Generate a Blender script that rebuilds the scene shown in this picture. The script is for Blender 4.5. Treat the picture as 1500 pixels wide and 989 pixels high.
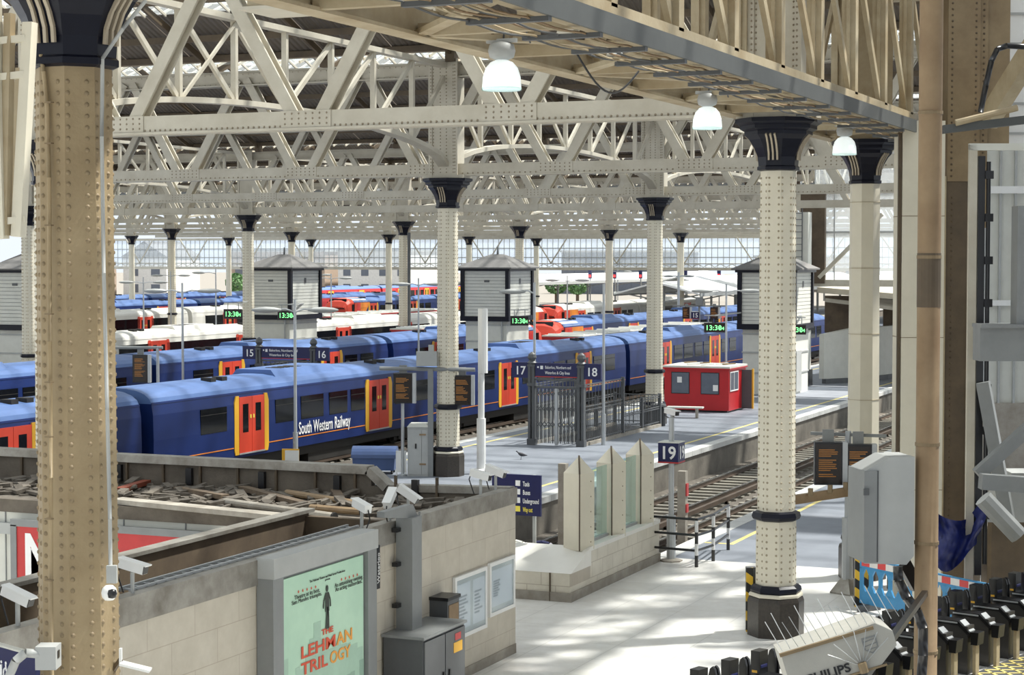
import bpy, math, random
from math import radians, pi, sin, cos, tan, atan2
from mathutils import Vector, Matrix
random.seed(7)
for o in list(bpy.data.objects): bpy.data.objects.remove(o)
sc = bpy.context.scene
col = sc.collection
# ---------------------------------------------------------------- camera
F = 2750.0; HC = 6.6; YAW = radians(23.05); PITCH = math.atan((494.5-379)/F)
cd = bpy.data.cameras.new('camera'); cam = bpy.data.objects.new('camera', cd); col.objects.link(cam)
cd.sensor_fit = 'HORIZONTAL'; cd.sensor_width = 36.0; cd.lens = 36.0*F/1500.0
cd.clip_start = 0.3; cd.clip_end = 2000
cam.location = (0, 0, HC); cam.rotation_euler = (pi/2-PITCH, 0, YAW)
sc.camera = cam
# ---------------------------------------------------------------- world, sun, exposure
w = bpy.data.worlds.new('sky'); sc.world = w; w.use_nodes = True
bg = w.node_tree.nodes['Background']; bg.inputs[0].default_value = (0.86, 0.93, 1.0, 1); bg.inputs[1].default_value = 1.35
sd = bpy.data.lights.new('sun', 'SUN'); sun = bpy.data.objects.new('sun', sd); col.objects.link(sun)
sd.energy = 12.5; sd.angle = radians(2.5); sd.color = (1.0, 0.96, 0.88)
sun.rotation_euler = Vector((0.36, 0.30, 0.88)).to_track_quat('Z', 'Y').to_euler()
sc.view_settings.view_transform = 'Standard'; sc.view_settings.look = 'None'
sc.view_settings.exposure = -0.35; sc.view_settings.gamma = 1.0; sc.view_settings.use_curve_mapping = False

# ---------------------------------------------------------------- pixel helpers (1500 x 989 photograph)
RM = cam.rotation_euler.to_matrix(); CP = Vector((0, 0, HC))
def ray(px, py): return RM @ Vector(((px-750)/F, -(py-494.5)/F, -1))
def onZ(px, py, z=0.0): d = ray(px, py); return CP + d*((z-HC)/d.z)
def onX(px, py, X): d = ray(px, py); return CP + d*(X/d.x)
def onY(px, py, Y): d = ray(px, py); return CP + d*(Y/d.y)
def depth(q): return (Vector(q)-CP).dot(RM @ Vector((0, 0, -1)))
def onD(px, py, dist): return CP + ray(px, py)*dist
# ---------------------------------------------------------------- materials
def mat(name, c, rough=.6, metal=0.0, var=.18, scale=2.5, bump=0.0, bscale=30.0, emit=0.0, c2=None, spec=.5):
    m = bpy.data.materials.new(name); m.use_nodes = True
    nt = m.node_tree; N = nt.nodes; L = nt.links; b = N['Principled BSDF']
    b.inputs['Roughness'].default_value = rough; b.inputs['Metallic'].default_value = metal
    b.inputs['Specular IOR Level'].default_value = spec
    tc = N.new('ShaderNodeTexCoord'); nz = N.new('ShaderNodeTexNoise'); nz.inputs['Scale'].default_value = scale
    nz.inputs['Detail'].default_value = 5.0; nz.inputs['Roughness'].default_value = .65
    L.new(tc.outputs['Object'], nz.inputs['Vector'])
    rp = N.new('ShaderNodeValToRGB'); rp.color_ramp.elements[0].position = .3; rp.color_ramp.elements[1].position = .7
    d = c2 if c2 else tuple(x*(1-var) for x in c)
    rp.color_ramp.elements[0].color = (*d, 1); rp.color_ramp.elements[1].color = (*c, 1)
    L.new(nz.outputs['Fac'], rp.inputs['Fac']); L.new(rp.outputs['Color'], b.inputs['Base Color'])
    if bump:
        n2 = N.new('ShaderNodeTexNoise'); n2.inputs['Scale'].default_value = bscale; L.new(tc.outputs['Object'], n2.inputs['Vector'])
        bp = N.new('ShaderNodeBump'); bp.inputs['Strength'].default_value = bump; bp.inputs['Distance'].default_value = .02
        L.new(n2.outputs['Fac'], bp.inputs['Height']); L.new(bp.outputs['Normal'], b.inputs['Normal'])
    if emit:
        b.inputs['Emission Color'].default_value = (*c, 1); b.inputs['Emission Strength'].default_value = emit
    return m
def tiles(name, c, mortar, sx, sz, rough=.5, axis='xy', msize=.012, var=.08, spec=.5):
    m = mat(name, c, rough, spec=spec); nt = m.node_tree; N = nt.nodes; L = nt.links; b = N['Principled BSDF']
    tc = N.new('ShaderNodeTexCoord'); sp = N.new('ShaderNodeSeparateXYZ'); cb = N.new('ShaderNodeCombineXYZ')
    L.new(tc.outputs['Object'], sp.inputs[0])
    a, bb = {'xy': (0, 1), 'yz': (1, 2), 'xz': (0, 2)}[axis]
    L.new(sp.outputs[a], cb.inputs[0]); L.new(sp.outputs[bb], cb.inputs[1])
    br = N.new('ShaderNodeTexBrick'); L.new(cb.outputs[0], br.inputs['Vector'])
    br.inputs['Scale'].default_value = 1.0; br.inputs['Brick Width'].default_value = sx; br.inputs['Row Height'].default_value = sz
    br.inputs['Mortar Size'].default_value = msize; br.inputs['Mortar'].default_value = (*mortar, 1)
    br.inputs['Color1'].default_value = (*c, 1); br.inputs['Color2'].default_value = (*[x*(1-var) for x in c], 1)
    if axis == 'xy': br.offset = 0.0
    rp = [n for n in N if n.type == 'VALTORGB'][0]
    mx = N.new('ShaderNodeMix'); mx.data_type = 'RGBA'; mx.blend_type = 'MULTIPLY'; mx.inputs[0].default_value = .55
    rp.color_ramp.elements[0].color = (.7, .68, .64, 1); rp.color_ramp.elements[1].color = (1, 1, 1, 1)
    L.new(br.outputs['Color'], mx.inputs[6]); L.new(rp.outputs['Color'], mx.inputs[7]); L.new(mx.outputs[2], b.inputs['Base Color'])
    return m
def stripes(name, c1, c2, period, vec, rough=.5):
    m = bpy.data.materials.new(name); m.use_nodes = True; nt = m.node_tree; N = nt.nodes; L = nt.links; b = N['Principled BSDF']
    b.inputs['Roughness'].default_value = rough
    tc = N.new('ShaderNodeTexCoord'); vm = N.new('ShaderNodeVectorMath'); vm.operation = 'DOT_PRODUCT'
    vm.inputs[1].default_value = vec; L.new(tc.outputs['Object'], vm.inputs[0])
    dv = N.new('ShaderNodeMath'); dv.operation = 'DIVIDE'; dv.inputs[1].default_value = period; L.new(vm.outputs['Value'], dv.inputs[0])
    fr = N.new('ShaderNodeMath'); fr.operation = 'FRACT'; L.new(dv.outputs[0], fr.inputs[0])
    gt = N.new('ShaderNodeMath'); gt.operation = 'GREATER_THAN'; gt.inputs[1].default_value = .5; L.new(fr.outputs[0], gt.inputs[0])
    mx = N.new('ShaderNodeMix'); mx.data_type = 'RGBA'; mx.inputs[6].default_value = (*c1, 1); mx.inputs[7].default_value = (*c2, 1)
    L.new(gt.outputs[0], mx.inputs[0]); L.new(mx.outputs[2], b.inputs['Base Color'])
    return m
def glassmat(name, tint=(.92, .96, .97), haze=.10, gloss=.08, hazecol=(.8, .85, .85)):
    m = bpy.data.materials.new(name); m.use_nodes = True; nt = m.node_tree; N = nt.nodes; L = nt.links
    N.remove(N['Principled BSDF']); out = N['Material Output']
    t = N.new('ShaderNodeBsdfTransparent'); t.inputs[0].default_value = (*tint, 1)
    d = N.new('ShaderNodeBsdfTranslucent'); d.inputs[0].default_value = (*hazecol, 1)
    g = N.new('ShaderNodeBsdfGlossy'); g.inputs['Roughness'].default_value = .05
    m1 = N.new('ShaderNodeMixShader'); m1.inputs[0].default_value = haze; L.new(t.outputs[0], m1.inputs[1]); L.new(d.outputs[0], m1.inputs[2])
    m2 = N.new('ShaderNodeMixShader'); m2.inputs[0].default_value = gloss; L.new(m1.outputs[0], m2.inputs[1]); L.new(g.outputs[0], m2.inputs[2])
    L.new(m2.outputs[0], out.inputs[0]); return m
def corrugated(name, c, pitch=.2):
    m = mat(name, c, .7, var=.3, scale=.6); nt = m.node_tree; N = nt.nodes; L = nt.links; b = N['Principled BSDF']
    tc = N.new('ShaderNodeTexCoord'); wv = N.new('ShaderNodeTexWave'); wv.bands_direction = 'X'
    wv.inputs['Scale'].default_value = 1/(pitch*3.2); L.new(tc.outputs['Object'], wv.inputs['Vector'])
    bp = N.new('ShaderNodeBump'); bp.inputs['Strength'].default_value = .9; bp.inputs['Distance'].default_value = .06
    L.new(wv.outputs['Fac'], bp.inputs['Height']); L.new(bp.outputs['Normal'], b.inputs['Normal']); return m

RIVT = mat('rivet_grime', (.30, .25, .18), .6)
CREAM = mat('cream_paint', (.56, .525, .44), .55, c2=(.44, .40, .32), scale=1.1, bump=.08)
CREAM2 = mat('column_cream_paint', (.72, .67, .54), .5, var=.10, scale=1.6, bump=.08)
TAN = mat('shaded_buff_paint', (.37, .285, .165), .55, c2=(.28, .205, .11), scale=1.8, bump=.15)  # cream paint with the foreground's dimmer light put into the colour, plus dirt
BUFF = mat('aged_shaded_buff', (.47, .40, .275), .55, c2=(.30, .225, .125), scale=1.0, bump=.12)  # concourse row cream browned for its shade, with real grime patches
BROWN = mat('shaded_brown_steel', (.26, .195, .11), .6, c2=(.17, .115, .06), scale=1.4, bump=.1)  # stanchion colour browned the same way, shade included in the tone
RUSTPOLE = mat('stained_buff_pole', (.33, .235, .135), .6, c2=(.18, .11, .055), scale=1.1, bump=.1)
DKBROWN = mat('dark_grimy_steel', (.12, .085, .05), .6, c2=(.07, .05, .03), scale=2)
NAVY = mat('navy_black_gloss', (.006, .007, .016), .35, var=.3, spec=.25)
PLINTH = mat('dark_granite', (.05, .04, .03), .4, c2=(.025, .02, .016), scale=20)
BLACK = mat('black_gloss', (.012, .012, .014), .3)
DARK = mat('dark_underframe', (.02, .018, .016), .7)
GREY = mat('grey_paint', (.42, .43, .42), .5, var=.12)
MIDGREY = mat('mid_grey_steel', (.24, .25, .25), .5, var=.15)
DKGREY = mat('dark_grey_steel', (.10, .105, .11), .45)
TRAYGREY = mat('tray_grey', (.085, .09, .088), .55)
GALV = mat('galvanised', (.52, .54, .55), .4, .5, var=.12)
WHITE = mat('white_paint', (.82, .82, .80), .45, var=.06)
OFFWHITE = mat('offwhite_board', (.66, .66, .60), .55, var=.10)
KBACK = mat('grimy_board', (.17, .145, .115), .85, c2=(.085, .07, .055), scale=1.6, bump=.3)
CONC = mat('concrete', (.40, .37, .32), .8, c2=(.24, .21, .17), scale=2, bump=.3)
PWALL = mat('platform_wall', (.20, .18, .15), .85, c2=(.10, .09, .075), scale=1.2, bump=.4)
BALLAST = mat('ballast', (.16, .14, .115), .95, c2=(.07, .06, .05), scale=9, bump=1.0, bscale=14)
SLEEP = mat('sleeper', (.27, .25, .21), .9)
RAILM = mat('rail_steel', (.11, .08, .06), .5, .3); RAILTOP = mat('rail_head', (.6, .6, .6), .25, 1.0)
ASPH = mat('platform_asphalt', (.215, .235, .27), .62, c2=(.165, .18, .21), scale=.8)
TILE = tiles('concourse_tile', (.88, .87, .84), (.70, .69, .66), 1.2, 1.2, .28, msize=.012, var=.06)
COPE = mat('coping_stone', (.56, .56, .54), .7, var=.12)
YELLINE = mat('yellow_line', (.75, .62, .22), .6)
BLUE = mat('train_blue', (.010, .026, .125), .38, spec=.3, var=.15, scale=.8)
BLUER = mat('train_roof_sunlit_blue', (.10, .18, .40), .45, var=.2, scale=.9)  # same blue as the body, lightened to carry sun and sky reflection
PURP = mat('train_dark_blue', (.02, .025, .10), .35)
RED = mat('door_red', (.62, .055, .025), .35, var=.08); YEL = mat('door_yellow', (.78, .42, .03), .4, var=.08)
TRED = mat('train_red', (.55, .03, .03), .35); TWHITE = mat('train_white', (.74, .72, .66), .35, var=.12, scale=.7)
ORANGE = mat('train_orange', (.80, .25, .03), .35)
WIN = mat('train_window', (.008, .009, .011), .08, spec=.2)
BOOTH = mat('booth_red', (.50, .015, .02), .4, var=.12)
GLASS = glassmat('roof_glass', (.93, .96, .98), .16, .04)
CLEAR = glassmat('clear_glass', (.80, .92, .90), .06, .12)
SCREENG = glassmat('screen_glass', (.93, .96, .99), .2, .05, (.9, .93, .95))
SHEET = corrugated('brown_corrugated', (.15, .125, .10))
SLATE = mat('roof_slate', (.16, .155, .15), .7, var=.25, scale=6)
SIGN = mat('sign_navy', (.015, .018, .09), .35); SIGNRED = mat('sign_red_line', (.5, .03, .03), .4)
TXT = mat('text_white', (.85, .85, .85), .5, var=0); TXTY = mat('text_yellow', (.85, .72, .1), .5, var=0)
GREEN = mat('clock_green', (.25, 1.0, .35), .5, emit=1.6, var=0); AMBER = mat('display_amber', (.36, .15, .03), .5, emit=.10, var=0)
SCREEN = mat('display_black', (.02, .012, .008), .25)
KWALL = tiles('kiosk_wall_tile', (.60, .55, .46), (.46, .40, .32), 1.0, .42, .5, 'yz', .006, .05)
KDARK = mat('kiosk_inner_board', (.13, .095, .06), .8, c2=(.07, .05, .035), scale=1.5)
KTRIM = mat('kiosk_metal_trim', (.42, .40, .36), .4, .5, c2=(.20, .18, .15), scale=2.2)
LOWW = tiles('low_wall_tile', (.72, .67, .56), (.50, .44, .35), .6, .3, .4, 'yz', .008, .05)
LOWWX = tiles('low_wall_tile_front', (.72, .67, .56), (.50, .44, .35), .6, .3, .4, 'xz', .008, .05)
LOWTOP = mat('low_wall_coping', (.80, .78, .72), .35, var=.05)
HAZ = stripes('hazard_stripe', (.02, .02, .02), (.80, .50, .04), .34, (.7, .7, 1))
BW = stripes('black_white_band', (.03, .03, .03), (.75, .75, .75), .5, (0, 0, 1))
BBLUE = mat('barrier_blue', (.06, .30, .58), .4); REDP = mat('barrier_red', (.75, .08, .08), .4); WHP = mat('barrier_white', (.85, .83, .8), .4)
GATE = mat('gate_steel', (.075, .072, .07), .3, .4); GATEB = mat('gate_black', (.008, .008, .009), .3)
STAIN = mat('stainless', (.22, .19, .16), .3, .8, c2=(.12, .10, .08), scale=2)
WOOD = mat('old_wood', (.20, .15, .10), .85, c2=(.10, .07, .05), scale=5)
DUST = mat('dusty_debris', (.19, .165, .135), .95, c2=(.06, .05, .04), scale=4, bump=.8, bscale=9)
REDBR = mat('rusty_red_box', (.25, .06, .03), .7)
LAMPG = mat('lamp_glass', (.88, .95, .94), .15, emit=.75, var=.06)
TARP = mat('blue_tarpaulin', (.01, .02, .16), .5, var=.4, scale=6)
BINB = mat('bin_blue', (.05, .09, .22), .4)
POSTER = mat('poster_green', (.46, .66, .50), .5, c2=(.36, .55, .42), scale=1.2, emit=.12)
POST2 = mat('poster_skyline', (.28, .43, .34), .5, emit=.05); POST3 = mat('poster_far_skyline', (.37, .55, .43), .5, emit=.08)
PTXT = mat('poster_text_dark', (.03, .04, .03), .5); PRED = mat('poster_title_red', (.65, .08, .03), .5, emit=.1); PORA = mat('poster_title_amber', (.8, .34, .05), .5, emit=.1)
FOLI = mat('foliage', (.16, .30, .12), .8, c2=(.08, .17, .06), scale=1.5)
BRICK = mat('far_brick', (.42, .33, .26), .8); FARW = mat('far_render', (.78, .77, .74), .8); FARD = mat('far_glass_dark', (.14, .16, .20), .2)
CANOPY = mat('canopy_white', (.82, .82, .80), .5, var=.06)
GROUND = mat('outer_ground', (.25, .23, .20), .9)

# ---------------------------------------------------------------- mesh helpers
class MB:
    def __init__(s): s.v = []; s.f = []
    def add(s, vs, fs):
        n = len(s.v); s.v += [tuple(p) for p in vs]; s.f += [tuple(i+n for i in q) for q in fs]; return s
    def box(s, x0, x1, y0, y1, z0, z1):
        return s.add([(x0,y0,z0),(x1,y0,z0),(x1,y1,z0),(x0,y1,z0),(x0,y0,z1),(x1,y0,z1),(x1,y1,z1),(x0,y1,z1)],
            [(0,3,2,1),(4,5,6,7),(0,1,5,4),(1,2,6,5),(2,3,7,6),(3,0,4,7)])
    def beam(s, p, q, w, h, up=(0,0,1)):
        p = Vector(p); q = Vector(q); d = (q-p).normalized(); up = Vector(up)
        if abs(d.dot(up)) > .98: up = Vector((0,1,0))
        a = d.cross(up).normalized()*(w/2); b = a.cross(d).normalized()*(h/2)
        return s.add([p-a-b,p+a-b,p+a+b,p-a+b,q-a-b,q+a-b,q+a+b,q-a+b],
            [(0,1,2,3),(7,6,5,4),(0,4,5,1),(1,5,6,2),(2,6,7,3),(3,7,4,0)])
    def cyl(s, p, q, r, n=10, r2=None):
        p = Vector(p); q = Vector(q); d = (q-p).normalized(); r2 = r if r2 is None else r2
        up = Vector((0,0,1)) if abs(d.z) < .95 else Vector((1,0,0))
        a = d.cross(up).normalized(); b = d.cross(a).normalized(); vs = []
        for i in range(n):
            t = 2*pi*i/n; e = a*cos(t)+b*sin(t); vs += [p+e*r, q+e*r2]
        fs = [(2*i, 2*i+1, (2*i+3) % (2*n), (2*i+2) % (2*n)) for i in range(n)]
        fs += [tuple(range(0, 2*n, 2))[::-1], tuple(range(1, 2*n, 2))]
        return s.add(vs, fs)
    def path(s, pts, r, n=6):
        for a, b in zip(pts, pts[1:]): s.cyl(a, b, r, n)
        return s
    def lathe(s, prof, n=8, c=(0,0), rot=pi/8):
        vs = []; fs = []; k = len(prof)
        for r, z in prof:
            for i in range(n):
                t = rot+2*pi*i/n; vs.append((c[0]+r*cos(t), c[1]+r*sin(t), z))
        for j in range(k-1):
            for i in range(n): fs.append((j*n+i, j*n+(i+1) % n, (j+1)*n+(i+1) % n, (j+1)*n+i))
        fs += [tuple(range(n))[::-1], tuple(range((k-1)*n, k*n))]
        return s.add(vs, fs)
    def prism(s, pts, axis, a, b):
        n = len(pts)
        def P(u, v, t): return {'x': (t,u,v), 'y': (u,t,v), 'z': (u,v,t)}[axis]
        vs = [P(u,v,a) for u,v in pts]+[P(u,v,b) for u,v in pts]
        fs = [(i, (i+1) % n, n+(i+1) % n, n+i) for i in range(n)]+[tuple(range(n))[::-1], tuple(range(n, 2*n))]
        return s.add(vs, fs)
    def loft(s, rings):
        n = len(rings[0]); vs = [p for r in rings for p in r]; fs = []
        for j in range(len(rings)-1):
            for i in range(n): fs.append((j*n+i, j*n+(i+1) % n, (j+1)*n+(i+1) % n, (j+1)*n+i))
        fs += [tuple(range(n))[::-1], tuple(range((len(rings)-1)*n, len(rings)*n))]
        return s.add(vs, fs)
    def quad(s, a, b, c, d): return s.add([a,b,c,d], [(0,1,2,3)])
    def dome(s, c, nrm, r, n=6, h=.7):
        c = Vector(c); d = Vector(nrm).normalized(); up = Vector((0,0,1)) if abs(d.z) < .9 else Vector((1,0,0))
        a = d.cross(up).normalized(); b = d.cross(a); vs = []
        for i in range(n): t = 2*pi*i/n; vs.append(c+(a*cos(t)+b*sin(t))*r)
        for i in range(n): t = 2*pi*i/n; vs.append(c+(a*cos(t)+b*sin(t))*r*.62+d*r*h*.75)
        vs.append(c+d*r*h)
        fs = [(i, (i+1) % n, n+(i+1) % n, n+i) for i in range(n)]+[(n+i, n+(i+1) % n, 2*n) for i in range(n)]
        return s.add(vs, fs)
    def mesh(s, name, m, smooth=False):
        me = bpy.data.meshes.new(name); me.from_pydata(s.v, [], s.f); me.materials.append(m)
        if smooth: me.polygons.foreach_set('use_smooth', [True]*len(me.polygons))
        return me
    def build(s, name, m, parent=None, smooth=False, kind=None, label=None):
        return link(name, s.mesh(name, m, smooth), parent, kind=kind, label=label)
def link(name, me, parent=None, loc=None, kind=None, label=None, rot=None):
    o = bpy.data.objects.new(name, me); col.objects.link(o); o.parent = parent
    if loc is not None: o.location = loc
    if rot is not None: o.rotation_euler = rot
    if kind: o['kind'] = kind
    if label: o['label'] = label
    return o
def thing(name, label, cat, loc=(0,0,0), rz=0.0, group=None):
    o = bpy.data.objects.new(name, None); col.objects.link(o); o.location = loc; o.rotation_euler = (0,0,rz); o.empty_display_size = .2
    return tag(o, label, cat, group)
def tag(o, label, cat, group=None):
    o['label'] = label; o['category'] = cat
    if group: o['group'] = group
    return o
def struct(name, label=None, loc=(0,0,0)):
    o = bpy.data.objects.new(name, None); col.objects.link(o); o['kind'] = 'structure'; o.location = loc
    if label: o['label'] = label
    return o
KIDS = {}
def copy_tree(o, parent=None):
    c = o.copy(); col.objects.link(c); c.parent = parent
    for ch in list(o.children): copy_tree(ch, c)
    return c
def clone(root, loc, rz, label, group=None):
    c = copy_tree(root); c.location = loc; c.rotation_euler = (0,0,rz); c['label'] = label
    if group: c['group'] = group
    return c
def text(name, body, size, m, parent, loc, rz=0.0, align='LEFT', bold=0.0, sx=1.0, tilt=0.0, ext=.002, fit=None):
    cu = bpy.data.curves.new(name, 'FONT'); cu.body = body; cu.size = size; cu.align_x = align; cu.extrude = ext; cu.offset = bold; cu.resolution_u = 3
    t = bpy.data.objects.new(name, cu); col.objects.link(t)
    dg = bpy.context.evaluated_depsgraph_get(); me = bpy.data.meshes.new_from_object(t.evaluated_get(dg))
    bpy.data.objects.remove(t); me.materials.clear(); me.materials.append(m)
    if fit: sx = fit/max(.001, max(v.co.x for v in me.vertices)-min(v.co.x for v in me.vertices))
    o = link(name, me, parent, loc); o.rotation_euler = (pi/2, tilt, rz); o.scale = (sx, 1, 1)
    return o
ORD = ['first','second','third','fourth','fifth','sixth','seventh','eighth','ninth','tenth','eleventh','twelfth','thirteenth','fourteenth','fifteenth','sixteenth']
BAY = 19.53; YS = [12.6+BAY*k for k in range(0, 12)]     # girder lines across the shed
TOP = 9.02; CH0 = 9.12; CH1 = 9.46; TC0 = 12.05; TC1 = 12.5
# ================================================================ SETTING: floors, platforms, tracks
fl = struct('floor', 'white tiled station concourse floor')
MB().box(-135, 25, -20, 33.4, -.4, 0).box(-13.3, 25, 33.4, 39.3, -.4, 0).build('tile_surface', TILE, fl)
PLAT = [(-13.3, 25, 39.3), (-28.3, -19.4, 33.4), (-45.0, -36.2, 33.4), (-60.4, -51.7, 33.4), (-74, -67.2, 33.4), (-86, -81.5, 33.4), (-103, -96, 33.4), (-117, -110, 33.4)]
PEND = 262
PN = ['grey platform at right beyond the white concourse floor', 'grey platform with the red booth', 'narrow platform behind the nearest blue train', 'platform with the boarded towers behind the second train',
      'platform behind the near white train', 'platform before the far white train', 'platform by the distant blue trains', 'farthest grey platform']
cope_me = MB().box(-.42, 0, .01, .99, -.16, .012).mesh('coping_stone', COPE)
cope_mr = MB().box(0, .42, .01, .99, -.16, .012).mesh('coping_stone', COPE)
for i, (x0, x1, ys) in enumerate(PLAT):
    p = struct('platform', PN[i])
    xx0 = x0+.42 if True else x0; xx1 = x1-.42 if i else x1
    MB().box(xx0, xx1, ys, PEND, -.25, 0).build('asphalt_surface', ASPH, p)
    b = MB(); b.box(x0+.06, x0+.3, ys, PEND, -1.1, -.16)
    if i: b.box(x1-.3, x1-.06, ys, PEND, -1.1, -.16).box(x0+.06, x1-.06, ys-.02, ys+.02, -1.1, -.02)
    else: b.box(x0+.06, x1, ys-.3, ys, -1.1, -.4)
    b.build('platform_face', PWALL, p)
    n = 60 if i < 2 else 0
    edges = [(x0, 0)] + ([(x1, 1)] if i else [])
    for X, side in edges:
        if (i == 0) or (i == 1 and side == 1) or (i == 1 and side == 0):
            for k in range(n): link('coping_stone', cope_me if side else cope_mr, p, (X, ys+k, 0))
        far = MB(); a = ys+n
        far.box(X-.42 if side else X, X if side else X+.42, a, PEND, -.16, .012).build('coping_edge', COPE, p)
        s = -1 if side else 1
        yl = MB().box(min(X+s*1.0, X+s*1.12), max(X+s*1.0, X+s*1.12), ys+(2.5 if i == 0 else 0.5), PEND, .0, .004)
        if i == 0: yl.box(X+.42, X+1.12, ys+2.38, ys+2.5, 0, .004)
        yl.build('yellow_line', YELLINE, p)
WELL = [(-19.4, -13.3), (-36.2, -28.3), (-51.7, -45.0), (-67.2, -60.4), (-81.5, -74), (-96, -86), (-110, -103)]
TRK = [(-17.75, -14.95), (-30.0, -34.6), (-46.6, -50.0), (-62.0, -65.5), (-75.7, -79.5), (-87.6, -92.2), (-104.7, -108.2)]
WN = ['between the two right hand platforms', 'under the nearest blue train', 'under the second blue train', 'under the near white train', 'beyond the near white train', 'under the far white train', 'under the distant blue trains']
bed = struct('trackbed_ground', 'dark stony ballast in the track wells')
for i, (x0, x1) in enumerate(WELL):
    MB().box(x0-.1, x1+.1, 33.4, PEND, -1.5, -1.02).build('ballast', BALLAST, bed)
    for t in range(2):
        xc = TRK[i][t]; ys = 36.5; ye = 110 if i == 0 else PEND
        if i > 3 and t: continue
        nm = ('left' if xc == min(TRK[i]) else 'right')
        tr = thing('railway_track', f'{nm} hand steel track {WN[i]}', 'track', (xc, ys, -1.02), group='running lines')
        sl = MB()
        for k in range(int((min(ye, 110)-ys)/.75)): sl.box(-1.25, 1.25, k*.75, k*.75+.25, 0, .06)
        sl.build('sleepers', SLEEP, tr, kind='stuff')
        for sx in (-.72, .72):
            r = MB().box(sx-.07, sx+.07, 0, ye-ys, .06, .09).box(sx-.015, sx+.015, 0, ye-ys, .09, .2).build('rail', RAILM, tr)
            MB().box(sx-.035, sx+.035, 0, ye-ys, .19, .225).build('rail_head', RAILTOP, r)
        cr = MB().box(1.1, 1.2, 1.5, ye-ys, .12, .24)
        for k in range(12): cr.box(1.1, 1.2, 1.5+k*6, 1.7+k*6, 0, .13)
        cr.build('conductor_rail', RAILM, tr)
MB().box(-600, 400, 262, 900, -1.4, -1.0).build('outer_ground', GROUND).__setitem__('kind', 'structure')

# ================================================================ ROOF
ceil = struct('ceiling', 'ridged station roof of brown corrugated sheets and glazing')
EAVE = 12.78; SL = .40; HALF = BAY/2; RIDGE = EAVE+SL*HALF
def zf(Y1, Y): return EAVE+SL*(Y1-Y)          # far slope that falls away from the camera
for k in range(-2, 11):
    Y0 = 12.6+BAY*k; Y1 = Y0+BAY; Ym = Y0+HALF; OPQ = .7 if k < 1 else 2.5  # unseen near bays left almost fully glazed to brighten the concourse
    xa, xb = (-60, 3) if k < 1 else (max(-150, -.95*Y1-22), 3 if k < 4 else -20)
    # opaque sheets of the far slope
    if 1 <= k <= 3:
        wd = 2.4; n = int((xb-xa)/wd)
        me = MB().add([(0, -OPQ, SL*OPQ), (wd-.03, -OPQ, SL*OPQ), (wd-.03, 0, 0), (0, 0, 0), (0, -OPQ, SL*OPQ+.05), (wd-.03, -OPQ, SL*OPQ+.05), (wd-.03, 0, .05), (0, 0, .05)],
            [(0,1,2,3), (7,6,5,4), (0,4,5,1), (1,5,6,2), (2,6,7,3), (3,7,4,0)]).mesh('roof_sheet', SHEET)
        for q in range(n): link('roof_sheet', me, ceil, (xb-(q+1)*wd, Y1-.3, EAVE+.25))
    else:
        MB().add([(xa, Y1-.3-OPQ, EAVE+.25+SL*OPQ), (xb, Y1-.3-OPQ, EAVE+.25+SL*OPQ), (xb, Y1-.3, EAVE+.25), (xa, Y1-.3, EAVE+.25),
                  (xa, Y1-.3-OPQ, EAVE+.3+SL*OPQ), (xb, Y1-.3-OPQ, EAVE+.3+SL*OPQ), (xb, Y1-.3, EAVE+.3), (xa, Y1-.3, EAVE+.3)],
                 [(0,1,2,3), (7,6,5,4), (0,4,5,1), (1,5,6,2), (2,6,7,3), (3,7,4,0)]).build('roof_sheet', SHEET, ceil)
    yo = Y1-.3-OPQ; zo = EAVE+.25+SL*OPQ
    MB().quad((xa, Ym, RIDGE), (xb, Ym, RIDGE), (xb, yo, zo), (xa, yo, zo)).build('glazing', GLASS, ceil)
    MB().quad((xa, Y0+.1, EAVE), (xb, Y0+.1, EAVE), (xb, Ym, RIDGE), (xa, Ym, RIDGE)).build('glazing', GLASS, ceil)
    bars = MB(); n = int((xb-xa)/.75)
    for q in range(n+1):
        x = xb-q*.75
        bars.beam((x, Y0+.1, EAVE-.03), (x, Ym, RIDGE-.03), .05, .09)
        bars.beam((x, Ym, RIDGE-.03), (x, yo, zo-.03), .05, .09)
    bars.build('glazing_bars', CREAM, ceil, kind='stuff')
    pu = MB()
    for t in (.18, .4, .62, .84):
        pu.beam((xa, Y0+HALF*t, EAVE-.18+SL*HALF*t), (xb, Y0+HALF*t, EAVE-.18+SL*HALF*t), .10, .2)
        pu.beam((xa, Y1-HALF*t, EAVE-.1+SL*HALF*t), (xb, Y1-HALF*t, EAVE-.1+SL*HALF*t), .10, .2)
    pu.beam((xa, Ym, RIDGE-.12), (xb, Ym, RIDGE-.12), .2, .24)
    pu.build('purlins', DKBROWN if k < 7 else MIDGREY, ceil, kind='stuff')
    # rafters and brackets of the eaves gap
    rf = MB(); x = xb-1.2
    while x > xa:
        rf.beam((x, Y0+.2, EAVE-.2), (x, Ym, RIDGE-.28), .09, .2); rf.beam((x, Ym, RIDGE-.28), (x, Y1-.2, EAVE-.05), .09, .2)
        rf.beam((x, Y0+2.2, EAVE+.5), (x, Ym+4, RIDGE-1.9), .03, .03)
        rf.box(x-.15, x+.15, Y1-.45, Y1-.15, TC1, EAVE+.2)
        x -= 4.27
    rf.build('rafters', DKBROWN if k < 7 else MIDGREY, ceil, kind='stuff')
    MB().box(xa, xb, Y1-.42, Y1-.1, EAVE+.05, EAVE+.25).build('gutter', DKBROWN, ceil)
MB().box(3, 26, -28, 60, 12.9, 13.1).build('side_roof', DKBROWN, ceil)  # unseen opaque roof, placed to keep the gate side dim
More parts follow.
